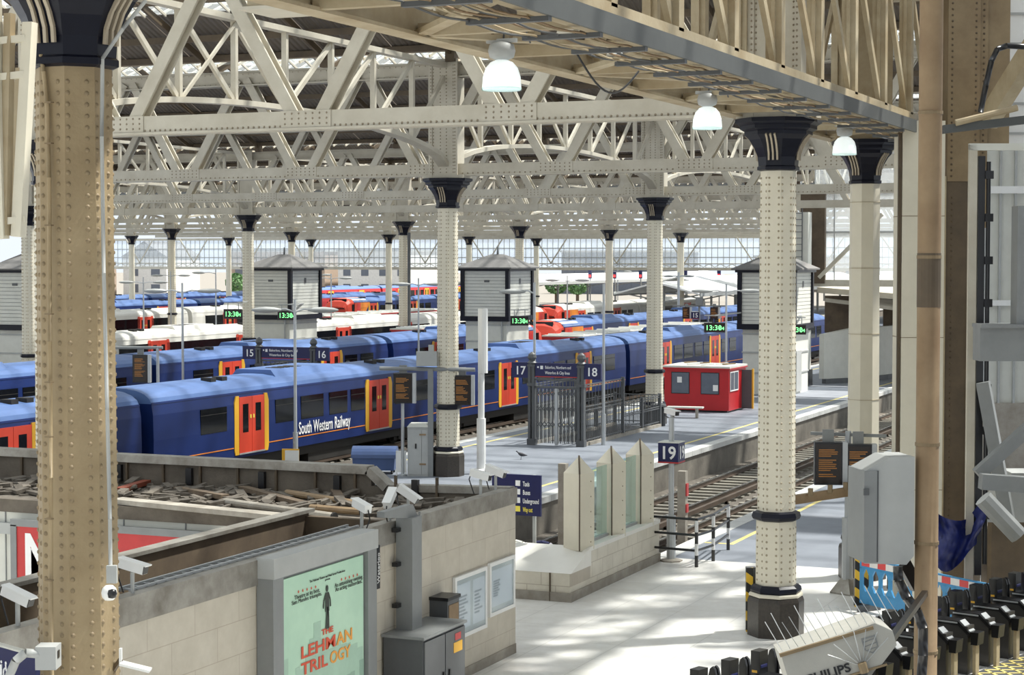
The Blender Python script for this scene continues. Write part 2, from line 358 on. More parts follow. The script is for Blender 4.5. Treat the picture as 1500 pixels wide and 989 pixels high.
# ================================================================ COLUMNS
def facet_pts(ap, z):   # one ring used by rivets
    return [(ap*cos(i*pi/4), ap*sin(i*pi/4)) for i in range(8)]
K8 = 1/cos(pi/8)
cprof = dict(
 plinth=MB().lathe([(.46*K8, 0), (.46*K8, .62), (.44*K8, .68), (.41*K8, .70)]).mesh('plinth', PLINTH),
 base=MB().lathe([(.44*K8, .70), (.44*K8, .735), (.42*K8, .76)]).mesh('base_moulding', CREAM2),
 foot=MB().lathe([(.40*K8, .76), (.42*K8, .80), (.41*K8, .86), (.365*K8, .90)]).mesh('base_ring', NAVY),
 shaft=MB().lathe([(.33*K8, .88), (.325*K8, 2.05), (.308*K8, 2.1), (.285*K8, 8.2)]).mesh('shaft', CREAM2),
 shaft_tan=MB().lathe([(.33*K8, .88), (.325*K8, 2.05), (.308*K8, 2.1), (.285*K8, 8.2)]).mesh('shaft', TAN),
 band=MB().lathe([(.32*K8, 2.02), (.38*K8, 2.05), (.40*K8, 2.10), (.38*K8, 2.17), (.30*K8, 2.2)]).mesh('band', NAVY),
 cap=MB().lathe([(.285*K8, 8.12), (.34*K8, 8.14), (.34*K8, 8.19), (.32*K8, 8.21), (.33*K8, 8.36), (.39*K8, 8.52), (.47*K8, 8.66), (.55*K8, 8.74), (.55*K8, 8.80), (.62*K8, 8.84), (.62*K8, 8.90), (.70*K8, 8.95), (.70*K8, 9.02)]).mesh('capital', NAVY),
)
CTAN_STRIP = mat('capital_strip', (.45, .38, .28), .5)
stm = MB()
for i in range(4):
    a = pi/4+i*pi/2
    for j in (-1, 0, 1):
        for (r0, z0), (r1, z1) in zip([(.355, 8.3), (.365, 8.42), (.42, 8.56), (.50, 8.68)], [(.365, 8.42), (.42, 8.56), (.50, 8.68), (.56, 8.74)]):
            e = Vector((cos(a), sin(a), 0)); tn = Vector((-sin(a), cos(a), 0))*(.075*j)
            stm.beam(e*r0*1.01+tn+Vector((0,0,z0)), e*r1*1.01+tn+Vector((0,0,z1)), .03, .03, up=tuple(e))
cprof['strips'] = stm.mesh('capital_strips', CTAN_STRIP)
def rivet_mesh(step, r, n, m, rows=(-.085, .085), z0=.98, z1=8.05, far=False):
    b = MB()
    for i in range(8):
        a = i*pi/4; e = Vector((cos(a), sin(a), 0)); tn = Vector((-sin(a), cos(a), 0)); z = z0; q = 0
        while z < z1:
            if not 1.98 < z < 2.24:
                ap = (.33-.005*(z-.88)/1.17) if z < 2.05 else .308-.023*(z-2.1)/6.1
                for t in rows:
                    c = e*ap+tn*t+Vector((0,0,z+(.0 if t < 0 else step*.0)))
                    if far:
                        s = r; b.add([c+tn*s, c+Vector((0,0,s)), c-tn*s, c-Vector((0,0,s)), c+e*s], [(0,1,4),(1,2,4),(2,3,4),(3,0,4)])
                    else: b.dome(c, e, r, n)
            z += step; q += 1
    return b.mesh('rivets', m, smooth=not far)
RIVD = mat('rivet_tan', (.28, .21, .12), .6)
rv_near = rivet_mesh(.09, .021, 7, RIVD, rows=(-.095, -.045, .045, .095)[0::1] if False else (-.095, .055))
rv_mid = rivet_mesh(.115, .022, 6, mat('rivet_buff', (.40, .34, .235), .6))
rv_far = rivet_mesh(.16, .028, 4, BUFF, far=True)
POSTW = .42
def post_mesh(m):
    b = MB().box(-POSTW, POSTW, -.30, .30, 9.02, TC1+.1)
    for s in (-1, 1):
        b.box(s*POSTW-.06, s*POSTW+.06, -.34, -.30, 9.02, TC1+.1)
    b.box(-POSTW-.25, POSTW+.25, -.33, .33, 9.02, 9.12)
    return b.mesh('post', m)
post_c = post_mesh(CREAM); post_b = post_mesh(BUFF)
pr = MB()
for k in range(33):
    for x in (-.40, -.33, -.1, .1, .33, .40): pr.dome((x, -.34 if abs(x) > .36 else -.30, 9.2+k*.1), (0,-1,0), .022, 5)
pr_c = pr.mesh('post_rivets', RIVT)
def column(X, Y, label, kind):
    c = thing('column', label, 'column', (X, Y, 0), 0, 'riveted octagonal roof columns')
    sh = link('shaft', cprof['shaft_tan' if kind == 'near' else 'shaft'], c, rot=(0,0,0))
    link('plinth', cprof['plinth'], c); link('base_moulding', cprof['base'], c); link('base_ring', cprof['foot'], c)
    link('band', cprof['band'], c); cp = link('capital', cprof['cap'], c)
    st = link('capital_strips', cprof['strips'], cp)
    if kind == 'near': st.rotation_euler = (0,0,0)
    me = {'near': rv_near, 'mid': rv_mid, 'far': rv_far}.get(kind)
    if me: link('rivets', me, sh, kind='stuff')
    po = link('post', post_b if kind in ('near',) else post_c, c)
    if kind in ('near', 'mid'): link('post_rivets', pr_c, po, kind='stuff')
    # octagon is turned so that a flat faces the concourse
    for ch in c.children:
        if ch.name.split('.')[0] in ('shaft', 'plinth', 'base_moulding', 'base_ring', 'band', 'capital'): ch.rotation_euler = (0,0,radians(23+22.5) if kind != 'x' else 0)
    return c
colL = column(-9.2, 12.6, 'large shaded cream column with big rivets in the left foreground', 'near')
colR = column(-8.56, 31.95, 'tall cream riveted column standing on the white concourse floor', 'mid')
column(-24.1, YS[2], 'cream riveted column with black plinth between the two hanging departure screens', 'mid')
column(-24.1, YS[3], 'cream riveted column standing just left of the red booth', 'mid')
column(-24.1, YS[1], 'cream column almost hidden behind the large foreground column', 'mid')
names = {(-54.6, 3): 'cream column at the left edge beside a boarded tower', (-54.6, 4): 'cream column in front of the boarded tower by platform 15',
 (-54.6, 5): 'cream column with a dark downpipe behind the second blue train', (-54.6, 6): 'cream column rising behind the central boarded tower',
 (-54.6, 7): 'slim cream column in front of the white canopies', (-54.6, 8): 'paired far column left of the right hand boarded tower',
 (-85.3, 6): 'far cream column before the white train at left', (-85.3, 7): 'far cream column rising behind the left boarded tower',
 (-85.3, 8): 'far cream column left of the downpipe column', (-85.3, 9): 'far cream column just right of the central riveted column', (-85.3, 10): 'farthest slim column over the central boarded tower'}
for (X, k), lb in names.items(): column(X, YS[k], lb, 'far' if k < 7 else 'none')
for k, lb in ((8, 'small farthest column of the left pair under the glazed end screen'), (9, 'small far column seen through the left boarded tower gap'), (10, 'small far column of the middle pair under the end screen')):
    column(-116, YS[k], lb, 'none')
MB().cyl((-54.05, YS[5]-.35, .9), (-54.05, YS[5]-.35, 8.3), .11, 10).build('downpipe', DKGREY)
tag(bpy.data.objects['downpipe'], 'dark grey downpipe running up a far cream column', 'pipe')
# second concourse column, smooth plated, octagonal
c2 = thing('column', 'smooth plated cream column behind the hanging white lamp', 'column', (-8.46, 38.4, 0), radians(23), 'riveted octagonal roof columns')
MB().lathe([(.31*K8, .7), (.30*K8, 3.0), (.285*K8, 8.2)]).build('shaft', CREAM2, c2)
b = MB()
for k in range(6):
    z = 1.0+k*1.35; b.lathe([(.314*K8-.0035*k, z), (.314*K8-.0035*k, z+.01)])
b.build('plate_joint', BUFF, c2)
link('plinth', cprof['plinth'], c2); link('base_ring', cprof['foot'], c2)
cp = link('capital', cprof['cap'], c2); cp.scale = (.92, .92, 1); link('capital_strips', cprof['strips'], cp); link('post', post_b, c2)
# ================================================================ GIRDERS ACROSS THE SHED
NP = 4.27
for k in range(1, 11):
    Y = YS[k]; x0 = max(-126, -.79*Y-14); x1 = -8.6 if k <= 4 else -24.1
    ph = -22.2 if k == 1 else -24.8
    g = thing('cross_girder', f'cream riveted lattice girder across the shed, {ORD[k-1]} from the concourse', 'girder', ((x0+x1)/2, Y, CH0), 0, 'girders across the shed')
    ox = (x0+x1)/2
    x0 -= ox; x1 -= ox; ph -= ox; dz = CH1-CH0 if k <= 4 else .26
    MB().box(x0, x1, -.16, -.13, 0, dz).box(x0, x1, .13, .16, 0, dz).box(x0, x1, -.21, .21, -.03, .015).build('bottom_chord', CREAM, g)
    MB().box(x0, x1, -.06, .06, TC0-CH0, TC1-CH0).box(x0, x1, -.22, .22, TC1-CH0-.03, TC1-CH0+.02).box(x0, x1, -.22, .22, TC0-CH0, TC0-CH0+.04).build('top_chord', CREAM, g)
    nodes = []; x = ph
    while x > x0: x -= NP
    x += NP
    while x < x1: nodes.append(x); x += NP
    joined = MB(); gus = MB(); riv = MB()
    for n, x in enumerate(nodes):
        for s in (-1, 1):
            xt = x+s*NP/2*.93
            if not (x0-1 < xt < x1+1): continue
            p, q = (x+s*.22, 0, .12), (xt, 0, TC0-CH0+.2)
            m = MB() if k <= 3 else joined
            for yy in (-.13, .13):
                P = Vector(p)+Vector((0,yy,0)); Q = Vector(q)+Vector((0,yy,0))
                m.beam(P, Q, .05, .26)
            m.beam(Vector(p), Vector(q), .22, .035) if k < 4 else None
            if k <= 3: m.build('diagonal', CREAM, g)
        gus.box(x-.55, x+.55, -.18, -.16, .02, .345)
        if k <= 3:
            for a in range(7):
                for c in range(3): riv.dome((x-.46+a*.153, -.18, .09+c*.1), (0,-1,0), .024, 5)
    if k > 3: joined.build('diagonals', CREAM, g, kind='stuff')
    if k <= 4: gus.build('gusset_plates', CREAM, g, kind='stuff')
    if k <= 3:
        x = x0
        while x < x1:
            riv.dome((x, -.16, .05), (0,-1,0), .027, 5); x += .12 if k == 1 else .17
        x = x0
        while x < x1:
            riv.dome((x, -.06, TC1-CH0-.07), (0,-1,0), .02, 4); riv.dome((x, -.06, TC0-CH0+.08), (0,-1,0), .02, 4); x += .2
        riv.build('rivets', RIVT, g, kind='stuff')
# ================================================================ ARCHED GIRDERS ALONG THE COLUMN ROWS
def long_girder(X, k0, k1, label, detail, m=CREAM):
    g = thing('arched_girder', label, 'girder', (X, YS[k0], CH0), 0, 'arched girders along the column rows')
    Lg = YS[k1]-YS[k0]
    MB().box(-.14, .14, 0, Lg, 3.22, 3.36).build('top_chord', m, g)
    web = MB()
    for k in range(k1-k0):
        yb = k*BAY; P = BAY/8
        def za(t): return .15+1.15*(1-(2*t/BAY-1)**2)**.5 if 0 < t < BAY else .15
        ar = MB(); N_ = 24
        for j in range(N_):
            t0, t1 = BAY*j/N_, BAY*(j+1)/N_
            ar.beam((0, yb+t0, za(t0)), (0, yb+t1, za(t1)), .34, .13)
        ar.build('arch_rib', m, g)
        for j in range(1, 8):
            y = yb+P*j; mm = MB() if detail else web
            mm.box(-.07, .07, y-.06, y+.06, za(P*j), 3.25)
            if detail: mm.build('vertical', m, g)
        for j in range(8):
            ya, yc = P*j, P*(j+1); mm = MB() if detail else web
            if j < 4: mm.beam((0, yb+ya, 3.2), (0, yb+yc, za(yc)), .09, .12)
            else: mm.beam((0, yb+ya, za(ya)), (0, yb+yc, 3.2), .09, .12)
            if detail: mm.build('diagonal', m, g)
            if detail and j in (2, 5):
                MB().beam((.05, yb+ya, za(ya)), (.05, yb+yc, 3.2), .06, .08).build('counter_brace', m, g) if j == 2 else None
    if not detail: web.build('web_bracing', m, g, kind='stuff')
long_girder(-24.1, 1, 3, 'arched lattice girder joining the near middle columns', True)
long_girder(-24.1, 3, 5, 'arched lattice girder running on past the red booth', False)
long_girder(-54.6, 2, 10, 'long arched girder over the boarded towers', False)
long_girder(-85.3, 4, 10, 'far arched girder over the distant blue trains', False)
# ================================================================ BOX GIRDER OF THE CONCOURSE ROW
g = thing('box_girder', 'buff lattice box girder carrying the cable tray over the concourse', 'girder', (-8.2, 7, 9.08))
GL = 36
b = MB()
for x in (-1.05, 1.05):
    b.box(x-.14, x+.14, 0, GL, -.02, .02).box(x-.02 if x < 0 else x-.02, x+.02, 0, GL, .0, .34)
b.build('bottom_flange', BUFF, g)
for k in range(15):
    y0 = k*2.4; s = 1 if k % 2 else -1
    MB().beam((-1.0*s, y0, .03), (1.0*s, y0+2.4, .03), .16, .06).build('lattice_bar', BUFF, g)
    MB().box(-1.0, 1.0, y0-.06, y0+.06, .0, .14).build('cross_bar', BUFF, g)
    for x in (-.95, .95):
        MB().box(x-.12, x+.12, y0+.55, y0+.75, .3, 3.4).box(x-.03, x+.03, y0+.5, y0+.8, .3, 3.4).build('vertical', BUFF, g)
    MB().beam((-.95, y0+.65, .3), (-.95, y0+3.05, 3.3), .08, .16).build('diagonal', BUFF, g)
    MB().beam((.95, y0+3.05, .3), (.95, y0+.65, 3.3), .08, .14).build('diagonal', BUFF, g)
b = MB()
for k in range(240): b.dome((-1.07, k*.15, .06), (-1, 0, 0), .022, 5); b.dome((-1.07, k*.15, .28), (-1, 0, 0), .022, 5)
b.build('rivets', BROWN, g, kind='stuff')
b = MB().box(-.7, .7, -.12, .12, 3.2, 3.5); MB().box(-1.1, 1.1, 0, GL, 3.35, 3.5).build('top_flange', BUFF, g)
tr = thing('cable_tray', 'long grey cable tray slung along the concourse box girder', 'cable tray', (-7.05, 7, 9.0))
MB().box(.12, .16, 0, GL-1, -.02, .21).box(-.10, .12, 0, GL-1, .17, .21).build('side_channel', TRAYGREY, tr)
for k in range(24): MB().box(-.75, .14, k*1.45, k*1.45+.09, -.07, -.02).build('rung', DKGREY, tr)
for j in range(6):
    ph = random.uniform(0, 6); pts = [(-.70+.13*j+.03*sin(k*.35+ph), k*.36, -.01-.035*abs(sin(k*.36*pi/1.45))-.02*sin(k*.2+ph)) for k in range(96)]
    MB().path(pts, .013, 5).build('cable', (DKGREY, BUFF, RUSTPOLE)[j % 3], tr)
pts = [(-1.0, 13.9+t*2.2, .02-.36*sin(t*pi)) for t in [i/14 for i in range(15)]]
MB().path(pts, .014, 6).build('hanging_loop', BLACK, tr)
st = thing('stub_beam', 'short buff cross beam jutting from the box girder at the top', 'beam', (-9.3, 20.0, 9.5))
MB().box(-2.55, 0, -.3, .3, .12, .9).build('web', BUFF, st); MB().box(-2.6, 0, -.42, .42, .08, .12).build('flange', CREAM, st)
# ================================================================ TRAINS
PITCHC = 22.3; CL = 21.85
def section(hw=1.4, zlo=-.12):
    return [(-hw, zlo), (hw, zlo), (hw+.02, .9), (hw, 1.7), (hw-.06, 2.06), (-hw+.06, 2.06), (-hw, 1.7), (-hw-.02, .9)]
RS = [(x*1.34, 2.06+h*.46) for x, h in ((1, 0), (.94, .35), (.8, .65), (.58, .87), (.3, .98), (0, 1), (-.3, .98), (-.58, .87), (-.8, .65), (-.94, .35), (-1, 0))]
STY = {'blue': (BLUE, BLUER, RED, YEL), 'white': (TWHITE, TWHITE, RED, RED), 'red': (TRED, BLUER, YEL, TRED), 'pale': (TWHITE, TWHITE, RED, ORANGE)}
def carriage(style, label, cab=None, lettering=False, cat='train carriage'):
    bm, rm, dm, ym = STY[style]
    t = thing('train_carriage', label, cat)
    y0, y1 = (.2, CL)
    ya = y0+1.7 if cab == 'near' else y0; yb = y1-1.7 if cab == 'far' else y1
    MB().prism(section(), 'y', ya, yb).build('body', bm, t)
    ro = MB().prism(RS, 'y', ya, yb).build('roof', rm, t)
    MB().prism([(1.345, 2.04), (1.36, 2.04), (1.345, 2.10), (1.33, 2.10)], 'y', ya, yb).build('gutter_strip', bm, ro)
    # air-conditioning hood with vents, pods
    hood = MB().prism([(-.95, 2.36), (-.7, 2.66), (.7, 2.66), (.95, 2.36)], 'y', 8.6, 13.0).build('roof_hood', rm, t)
    vt = MB()
    for k in range(4): vt.box(-.1, .55, 9.6+k*.42, 9.82+k*.42, 2.66, 2.675)
    vt.build('roof_vents', DARK, hood)
    for y in (4.6, 5.3, 16.4, 17.1): MB().box(.35, .75, y, y+.32, 2.42, 2.6).build('roof_pod', DARK, t)
    MB().box(-1.25, 1.25, .5, CL-.3, -.45, -.1).box(-1.2, 1.2, 7.2, 9.6, -.85, -.4).box(-1.2, 1.2, 10.4, 13.8, -.8, -.4).build('underframe', DARK, t)
    for yc in (3.0, CL-2.8):
        bo = MB()
        for s in (-1, 1):
            bo.box(s*1.05-.08, s*1.05+.08, yc-1.6, yc+1.6, -.62, -.38)
            for dy in (-1.1, 1.1):
                bo.cyl((s*.72, yc+dy, -.42), (s*.86, yc+dy, -.42), .40, 14)
                bo.box(s*1.0, s*1.2, yc+dy-.2, yc+dy+.2, -.6, -.3)
        bo.box(-1.0, 1.0, yc-.3, yc+.3, -.6, -.4).build('bogie', DARK, t)
    # gangway bellows or cab
    if cab != 'near': MB().box(-.75, .75, 0, .22, .0, 2.25).build('gangway', BLACK, t)
    if cab != 'far': MB().box(-.75, .75, CL, CL+.3, .0, 2.25).build('gangway', BLACK, t)
    if cab:
        S = section()[:5]+[(1.34, 2.12)]+RS[1:10]+[(-1.34, 2.12)]+section()[6:]
        S = [(1.4, -.12), (1.42, .9), (1.4, 1.7), (1.34, 2.06), (1.08, 2.36), (.4, 2.51), (-.4, 2.51), (-1.08, 2.36), (-1.34, 2.06), (-1.4, 1.7), (-1.42, .9), (-1.4, -.12)]
        def ring(y, sx, top, drop): return [(x*sx, y, z if z < 1 else 1+(z-1)*top) for x, z in S]
        if cab == 'near': rings = [ring(ya, 1, 1, 0), ring(ya-.7, .99, .97, 0), ring(ya-1.3, .95, .8, 0), ring(ya-1.65, .86, .45, 0)]; d = -1; yy = ya
        else: rings = [ring(yb, 1, 1, 0), ring(yb+.7, .99, .97, 0), ring(yb+1.3, .95, .8, 0), ring(yb+1.65, .86, .45, 0)]; d = 1; yy = yb
        cb = MB().loft(rings).build('cab_nose', RED, t)
        MB().add([(-.95, yy+d*.92, 2.46), (.95, yy+d*.92, 2.46), (1.1, yy+d*1.72, 1.45), (-1.1, yy+d*1.72, 1.45), (-.95, yy+d*.80, 2.28), (.95, yy+d*.80, 2.28), (1.1, yy+d*1.5, 1.4), (-1.1, yy+d*1.5, 1.4)],
            [(0,1,2,3), (4,5,6,7), (0,1,5,4), (1,2,6,5), (2,3,7,6), (3,0,4,7)]).build('windscreen', WIN, cb)
        for s in (-1, 1):
            MB().box(s*1.40, s*1.435, min(yy, yy-d*1.3), max(yy, yy-d*1.3), -.1, 2.05).build('cab_panel_red', RED, t)
            MB().add([(s*1.41, yy-d*1.3, -.1), (s*1.41, yy-d*1.3, 2.05), (s*1.41, yy-d*3.4, 2.05), (s*1.43, yy-d*1.3, -.1), (s*1.43, yy-d*1.3, 2.05), (s*1.43, yy-d*3.4, 2.05)],
                [(0,1,2), (3,4,5), (0,1,4,3), (1,2,5,4), (2,0,3,5)]).build('livery_sweep', ORANGE, t)
            MB().box(s*1.43, s*1.445, min(yy-d*.5, yy-d*1.0), max(yy-d*.5, yy-d*1.0), .2, 1.95).build('cab_door', TRED, t)
            MB().box(s*1.405, s*1.445, min(yy+d*.1, yy+d*.55), max(yy+d*.1, yy+d*.55), 1.2, 1.9).build('cab_side_window', WIN, t)
        MB().prism([(1.3, 2.15), (1.09, 2.375), (.4, 2.53), (-.4, 2.53), (-1.09, 2.375), (-1.3, 2.15)], 'y', min(yy-d*3, yy), max(yy-d*3, yy)).build('cab_roof', TWHITE, t)
    # doors and windows on both sides
    dc = (6.1, 15.6)
    if style == 'white': MB().box(-1.43, 1.43, 2.2 if cab != 'near' else 5, CL-2.2 if cab != 'far' else CL-5, .85, 1.78).build('window_band', WIN, t)
    wins = [(2.9, 4.5), (7.7, 9.2), (9.5, 11.15), (11.6, 13.0), (13.3, 14.4), (17.0, 18.3), (18.7, 20.1)]
    for s in (-1, 1):
        f = lambda a, b: (min(s*a, s*b), max(s*a, s*b))
        for y in dc:
            for q in (0, 1):
                ly = y-.82+q*.83
                dr = MB().box(*f(1.38, 1.435), ly, ly+.81, .03, 1.92).build('door_leaf', dm, t)
                MB().box(*f(1.435, 1.44), ly+.22, ly+.58, .72, 1.68).build('door_window', WIN, dr)
                MB().box(*f(1.435, 1.45), ly+(.68 if q == 0 else .05), ly+(.76 if q == 0 else .13), 1.18, 1.30).build('door_button', TXTY, dr)
            for q in (-1, 1):
                a = y+q*.84; c = y+q*1.12
                pts = [(a, -.02), (c-q*.06, -.02), (c, .15), (c, 1.72), (c-q*.10, 1.97), (a, 1.97)]
                MB().prism(pts, 'x', *f(1.385, 1.43)).build('door_surround', ym, t)
            MB().box(*f(1.38, 1.45), y-.84, y+.84, -.02, .03).build('door_sill', GALV, t)
        if style in ('blue', 'red', 'pale'):
            for a, c in wins:
                if (cab == 'near' and c < 4.2) or (cab == 'far' and a > 17): continue
                wi = MB().box(*f(1.36, 1.428), a, c, .86, 1.68).build('window', WIN, t)
                MB().box(*f(1.40, 1.431), a, c, 1.46, 1.485).build('window_vent_bar', DARK, wi)
        if style == 'blue':
            for a, c in ((.25, 4.95), (7.25, 14.45), (16.75, CL-.1)):
                if cab == 'near' and a < 1: a = 3.6
                if cab == 'far' and c > 18: c = 17.4
                MB().box(*f(1.40, 1.418), a, c, .22, .25).build('orange_stripe', ORANGE, t)
    if lettering:
        text('lettering', 'South Western Railway', .62, TXT, t, (1.435, 9.3, .33), pi/2, 'LEFT', .006, .66)
        text('lettering', ')', .62, TXT, t, (1.435, 9.0, .33), pi/2, 'LEFT', .03, .8)
    return t
X1 = -34.6; X2 = -46.6; X3 = -62.0; X9 = -87.6
protoB = carriage('blue', 'nearest blue train carriage with white lettering and red doors', None, True)
protoB.location = (X1, 49.2, 0); protoB['group'] = 'carriages of the nearest blue train'
plain = carriage('blue', 'blue carriage at the left edge, behind the large foreground column')
plain.location = (X1, 49.2-PITCHC, 0); plain['group'] = 'carriages of the nearest blue train'
for k, lb in ((1, 'blue carriage behind the 17 and 18 gate'), (2, 'blue carriage seen between the column and the red booth'), (3, 'blue carriage running off behind the right boarded tower')):
    clone(plain, (X1, 49.2+PITCHC*k, 0), 0, lb, 'carriages of the nearest blue train')
for k, lb in ((-2, 'blue carriage at far left in the second row'), (-1, 'second row blue carriage with doors left of the 15 and 16 sign'), (0, 'second row blue carriage beside the 16 sign')):
    clone(plain, (X2, 67.5+PITCHC*k, 0), 0, lb, 'carriages of the second blue train')
cb = carriage('blue', 'blue driving carriage whose cab end meets another beside the central tower', 'far'); cb.location = (X2, 89.8, 0)
cn = carriage('blue', 'blue driving carriage with yellow and orange cab right of the central tower', 'near'); cn.location = (X2, 113.2, 0)
clone(plain, (X2, 113.2+PITCHC, 0), 0, 'blue carriage behind the red canopy roof at right', 'carriages of the second blue train')
clone(plain, (X2, 113.2+2*PITCHC, 0), 0, 'blue carriage just left of the small 15 sign', 'carriages of the second blue train')
pw = carriage('white', 'near white carriage behind the 15 and 16 sign and boarded tower'); pw.location = (X3, 84.7, 0)
for k, lb in ((-2, 'near white carriage at the far left edge'), (-1, 'near white carriage left of the left boarded tower'), (1, 'near white carriage right of the left boarded tower')):
    clone(pw, (X3, 84.7+k*PITCHC, 0), 0, lb, 'carriages of the near white train')
wc = carriage('pale', 'white driving carriage with red and yellow cab right of the central tower', 'far'); wc.location = (X3, 129.3, 0)
wn = carriage('pale', 'white carriage with orange cab behind the slim column', 'near'); wn.location = (X3, 152.3, 0)
clone(pw, (X3, 152+PITCHC, 0), 0, 'white carriage below the platform canopies', 'carriages of the near white train')
for k, lb in ((-1, 'far white carriage left of the gangway'), (0, 'far white carriage right of the gangway')):
    clone(pw, (X9, 134+k*PITCHC, 0), 0, lb, 'carriages of the far white train')
bn = clone(cn, (-92.2, 170, 0), 0, 'far blue driving carriage behind the long red roof'); clone(plain, (-92.2, 170+PITCHC, 0), 0, 'far blue carriage left of the downpipe column', 'distant blue carriages')
for k, lb in ((0, 'distant blue carriage behind the far white train, left one'), (1, 'distant blue carriage behind the far white train, right one')):
    clone(plain, (-104.7, 140+PITCHC*k, 0), 0, lb, 'distant blue carriages')
for k, lb in ((0, 'most distant blue carriage by the left pair of columns'), (1, 'most distant blue carriage left of the boarded tower')):
    clone(plain, (-124, 160+PITCHC*k, 0), 0, lb, 'distant blue carriages')
rn = carriage('red', 'distant red carriage beyond the end screen, left one'); rn.location = (-131, 232, 0); rn['group'] = 'distant red carriages'
for k, lb in ((1, 'distant red carriage beyond the end screen, second one'), (2, 'distant red carriage beyond the end screen, third one')):
    clone(rn, (-131, 232+PITCHC*k, 0), 0, lb, 'distant red carriages')
rn2 = clone(rn, (-104.7, 186, 0), 0, 'distant red carriage beside the left boarded tower', 'distant red carriages')

# ================================================================ BOARDED TOWERS
def tower(X, Y, label, wx=2.7, wy=3.4):
    t = thing('boarded_tower', label, 'tower', (X, Y, 0), 0, 'white boarded towers on the platforms')
    a, c = wx/2, wy/2
    MB().box(-a+.12, a-.12, -c+.12, c-.12, 0, 3.15).build('lower_walls', OFFWHITE, t)
    b = MB()
    for z in (1.0, 2.0, 2.9): b.box(-a+.08, a-.08, -c+.08, c-.08, z, z+.07)
    b.build('lower_rails', GREY, t)
    MB().box(-a+.03, a-.03, -c+.03, c-.03, 3.42, 5.95).build('board_backing', MIDGREY, t)
    b = MB()
    for k in range(14):
        z = 3.42+k*.18; b.box(-a-.005, a+.005, -c-.005, c+.005, z, z+.158)
    b.build('weatherboards', OFFWHITE, t, kind='stuff')
    MB().box(-a-.12, a+.12, -c-.12, c+.12, 3.15, 3.42).build('black_sill', NAVY, t)
    for sx in (-1, 1):
        for sy in (-1, 1): MB().box(sx*a-.11, sx*a+.11, sy*c-.11, sy*c+.11, 3.42, 5.95).build('corner_post', NAVY, t)
    MB().box(a+.01, a+.03, -.1, .1, 5.2, 5.5).box(-.05, .25, -c-.03, -c-.01, 5.3, 5.42).build('vent', DKGREY, t)
    MB().box(-a-.2, a+.2, -c-.2, c+.2, 5.93, 6.05).build('fascia', NAVY, t)
    r = MB().add([(-a-.35,-c-.35,6.05),(a+.35,-c-.35,6.05),(a+.35,c+.35,6.05),(-a-.35,c+.35,6.05),(-a-.35,-c-.35,6.12),(a+.35,-c-.35,6.12),(a+.35,c+.35,6.12),(-a-.35,c+.35,6.12),(-.4,0,6.85),(.4,0,6.85)],
        [(0,3,2,1),(0,1,5,4),(1,2,6,5),(2,3,7,6),(3,0,4,7),(4,5,9,8),(5,6,9),(6,7,8,9),(7,4,8)]).build('hipped_roof', SLATE, t)
    MB().cyl((0,0,6.8), (0,0,7.25), .06, 8, .03).build('finial', DKGREY, r)
    b = MB(); b.cyl((a-.35, -c-.02, 3.2), (a-.35, -c-.02, .2), .05, 8); b.build('drainpipe', GREY, t)
    MB().box(a-.1, a-.06, -.9, .1, .1, 2.1).build('door', GREY, t)
    return t
tower(-41.9, 96.4, 'white boarded tower with black trim in the centre behind the 17 sign')
tower(-54.3, 94.2, 'white boarded tower with black trim behind the 15 and 16 sign')
tower(-24.3, 90.4, 'white boarded tower partly hidden by the cream concourse column')
tower(-57.5, 75.5, 'white boarded tower at the left edge behind the foreground column')
# ================================================================ GREEN CLOCKS
def clock(px, py, X, label, wpx=26, hpx=13, to=None):
    p = onX(px, py, X); d = (p-CP).length*1.0; s = d/F
    t = thing('digital_clock', label, 'clock', p, radians(18), 'green digital platform clocks')
    W, H = wpx*s/2, hpx*s/2
    MB().box(-W, W, 0, .25, -H, H).build('case', BLACK, t); MB().box(-W*1.04, W*1.04, -.01, .0, -H*1.1, H*1.1).build('rim', DKGREY, t)
    MB().box(-W, W, -.012, -.01, -H, H).build('display', SCREEN, t)
    text('digits', '13:30', H*1.55, GREEN, t, (-W*.92, -.02, -H*.55), 0, 'LEFT', .004, 1.0*W/H/2.15)
    text('digits_seconds', '04', H*1.1, GREEN, t, (W*.42, -.02, -H*.55), 0, 'LEFT', .002, 1.0*W/H/2.15)
    for s_ in (-.6, .6): MB().cyl((W*s_, .1, H), (W*s_, .1, H+.35), .025, 6).build('hanger', GREY, t)
    MB().beam((-W, .1, H+.35), (W, .1, H+.35), .05, .05).build('support_bar', GREY, t)
    if to: MB().beam((0, .1, H+.35), Matrix.Rotation(-radians(18), 3, 'Z') @ Vector((to[0]-p.x, to[1]-p.y, H+.35)), .06, .06).build('wall_arm', GREY, t)
clock(341, 460, -53.5, 'green digital clock left of the column by the 15 sign', to=(-54.6, YS[4]))
clock(420, 462, -52.4, 'green digital clock half hidden by the near lamp post', to=(-53.0, 94.2))
clock(761, 470, -39.6, 'green digital clock on the central boarded tower', to=(-40.6, 96.4))
clock(1047, 480, -25.4, 'green digital clock above the red booth', 30, 13, to=(-25.6, 89.5))
clock(1166, 483, -22.3, 'green digital clock cut off by the cream concourse column', 28, 13, to=(-23.0, 90.4))
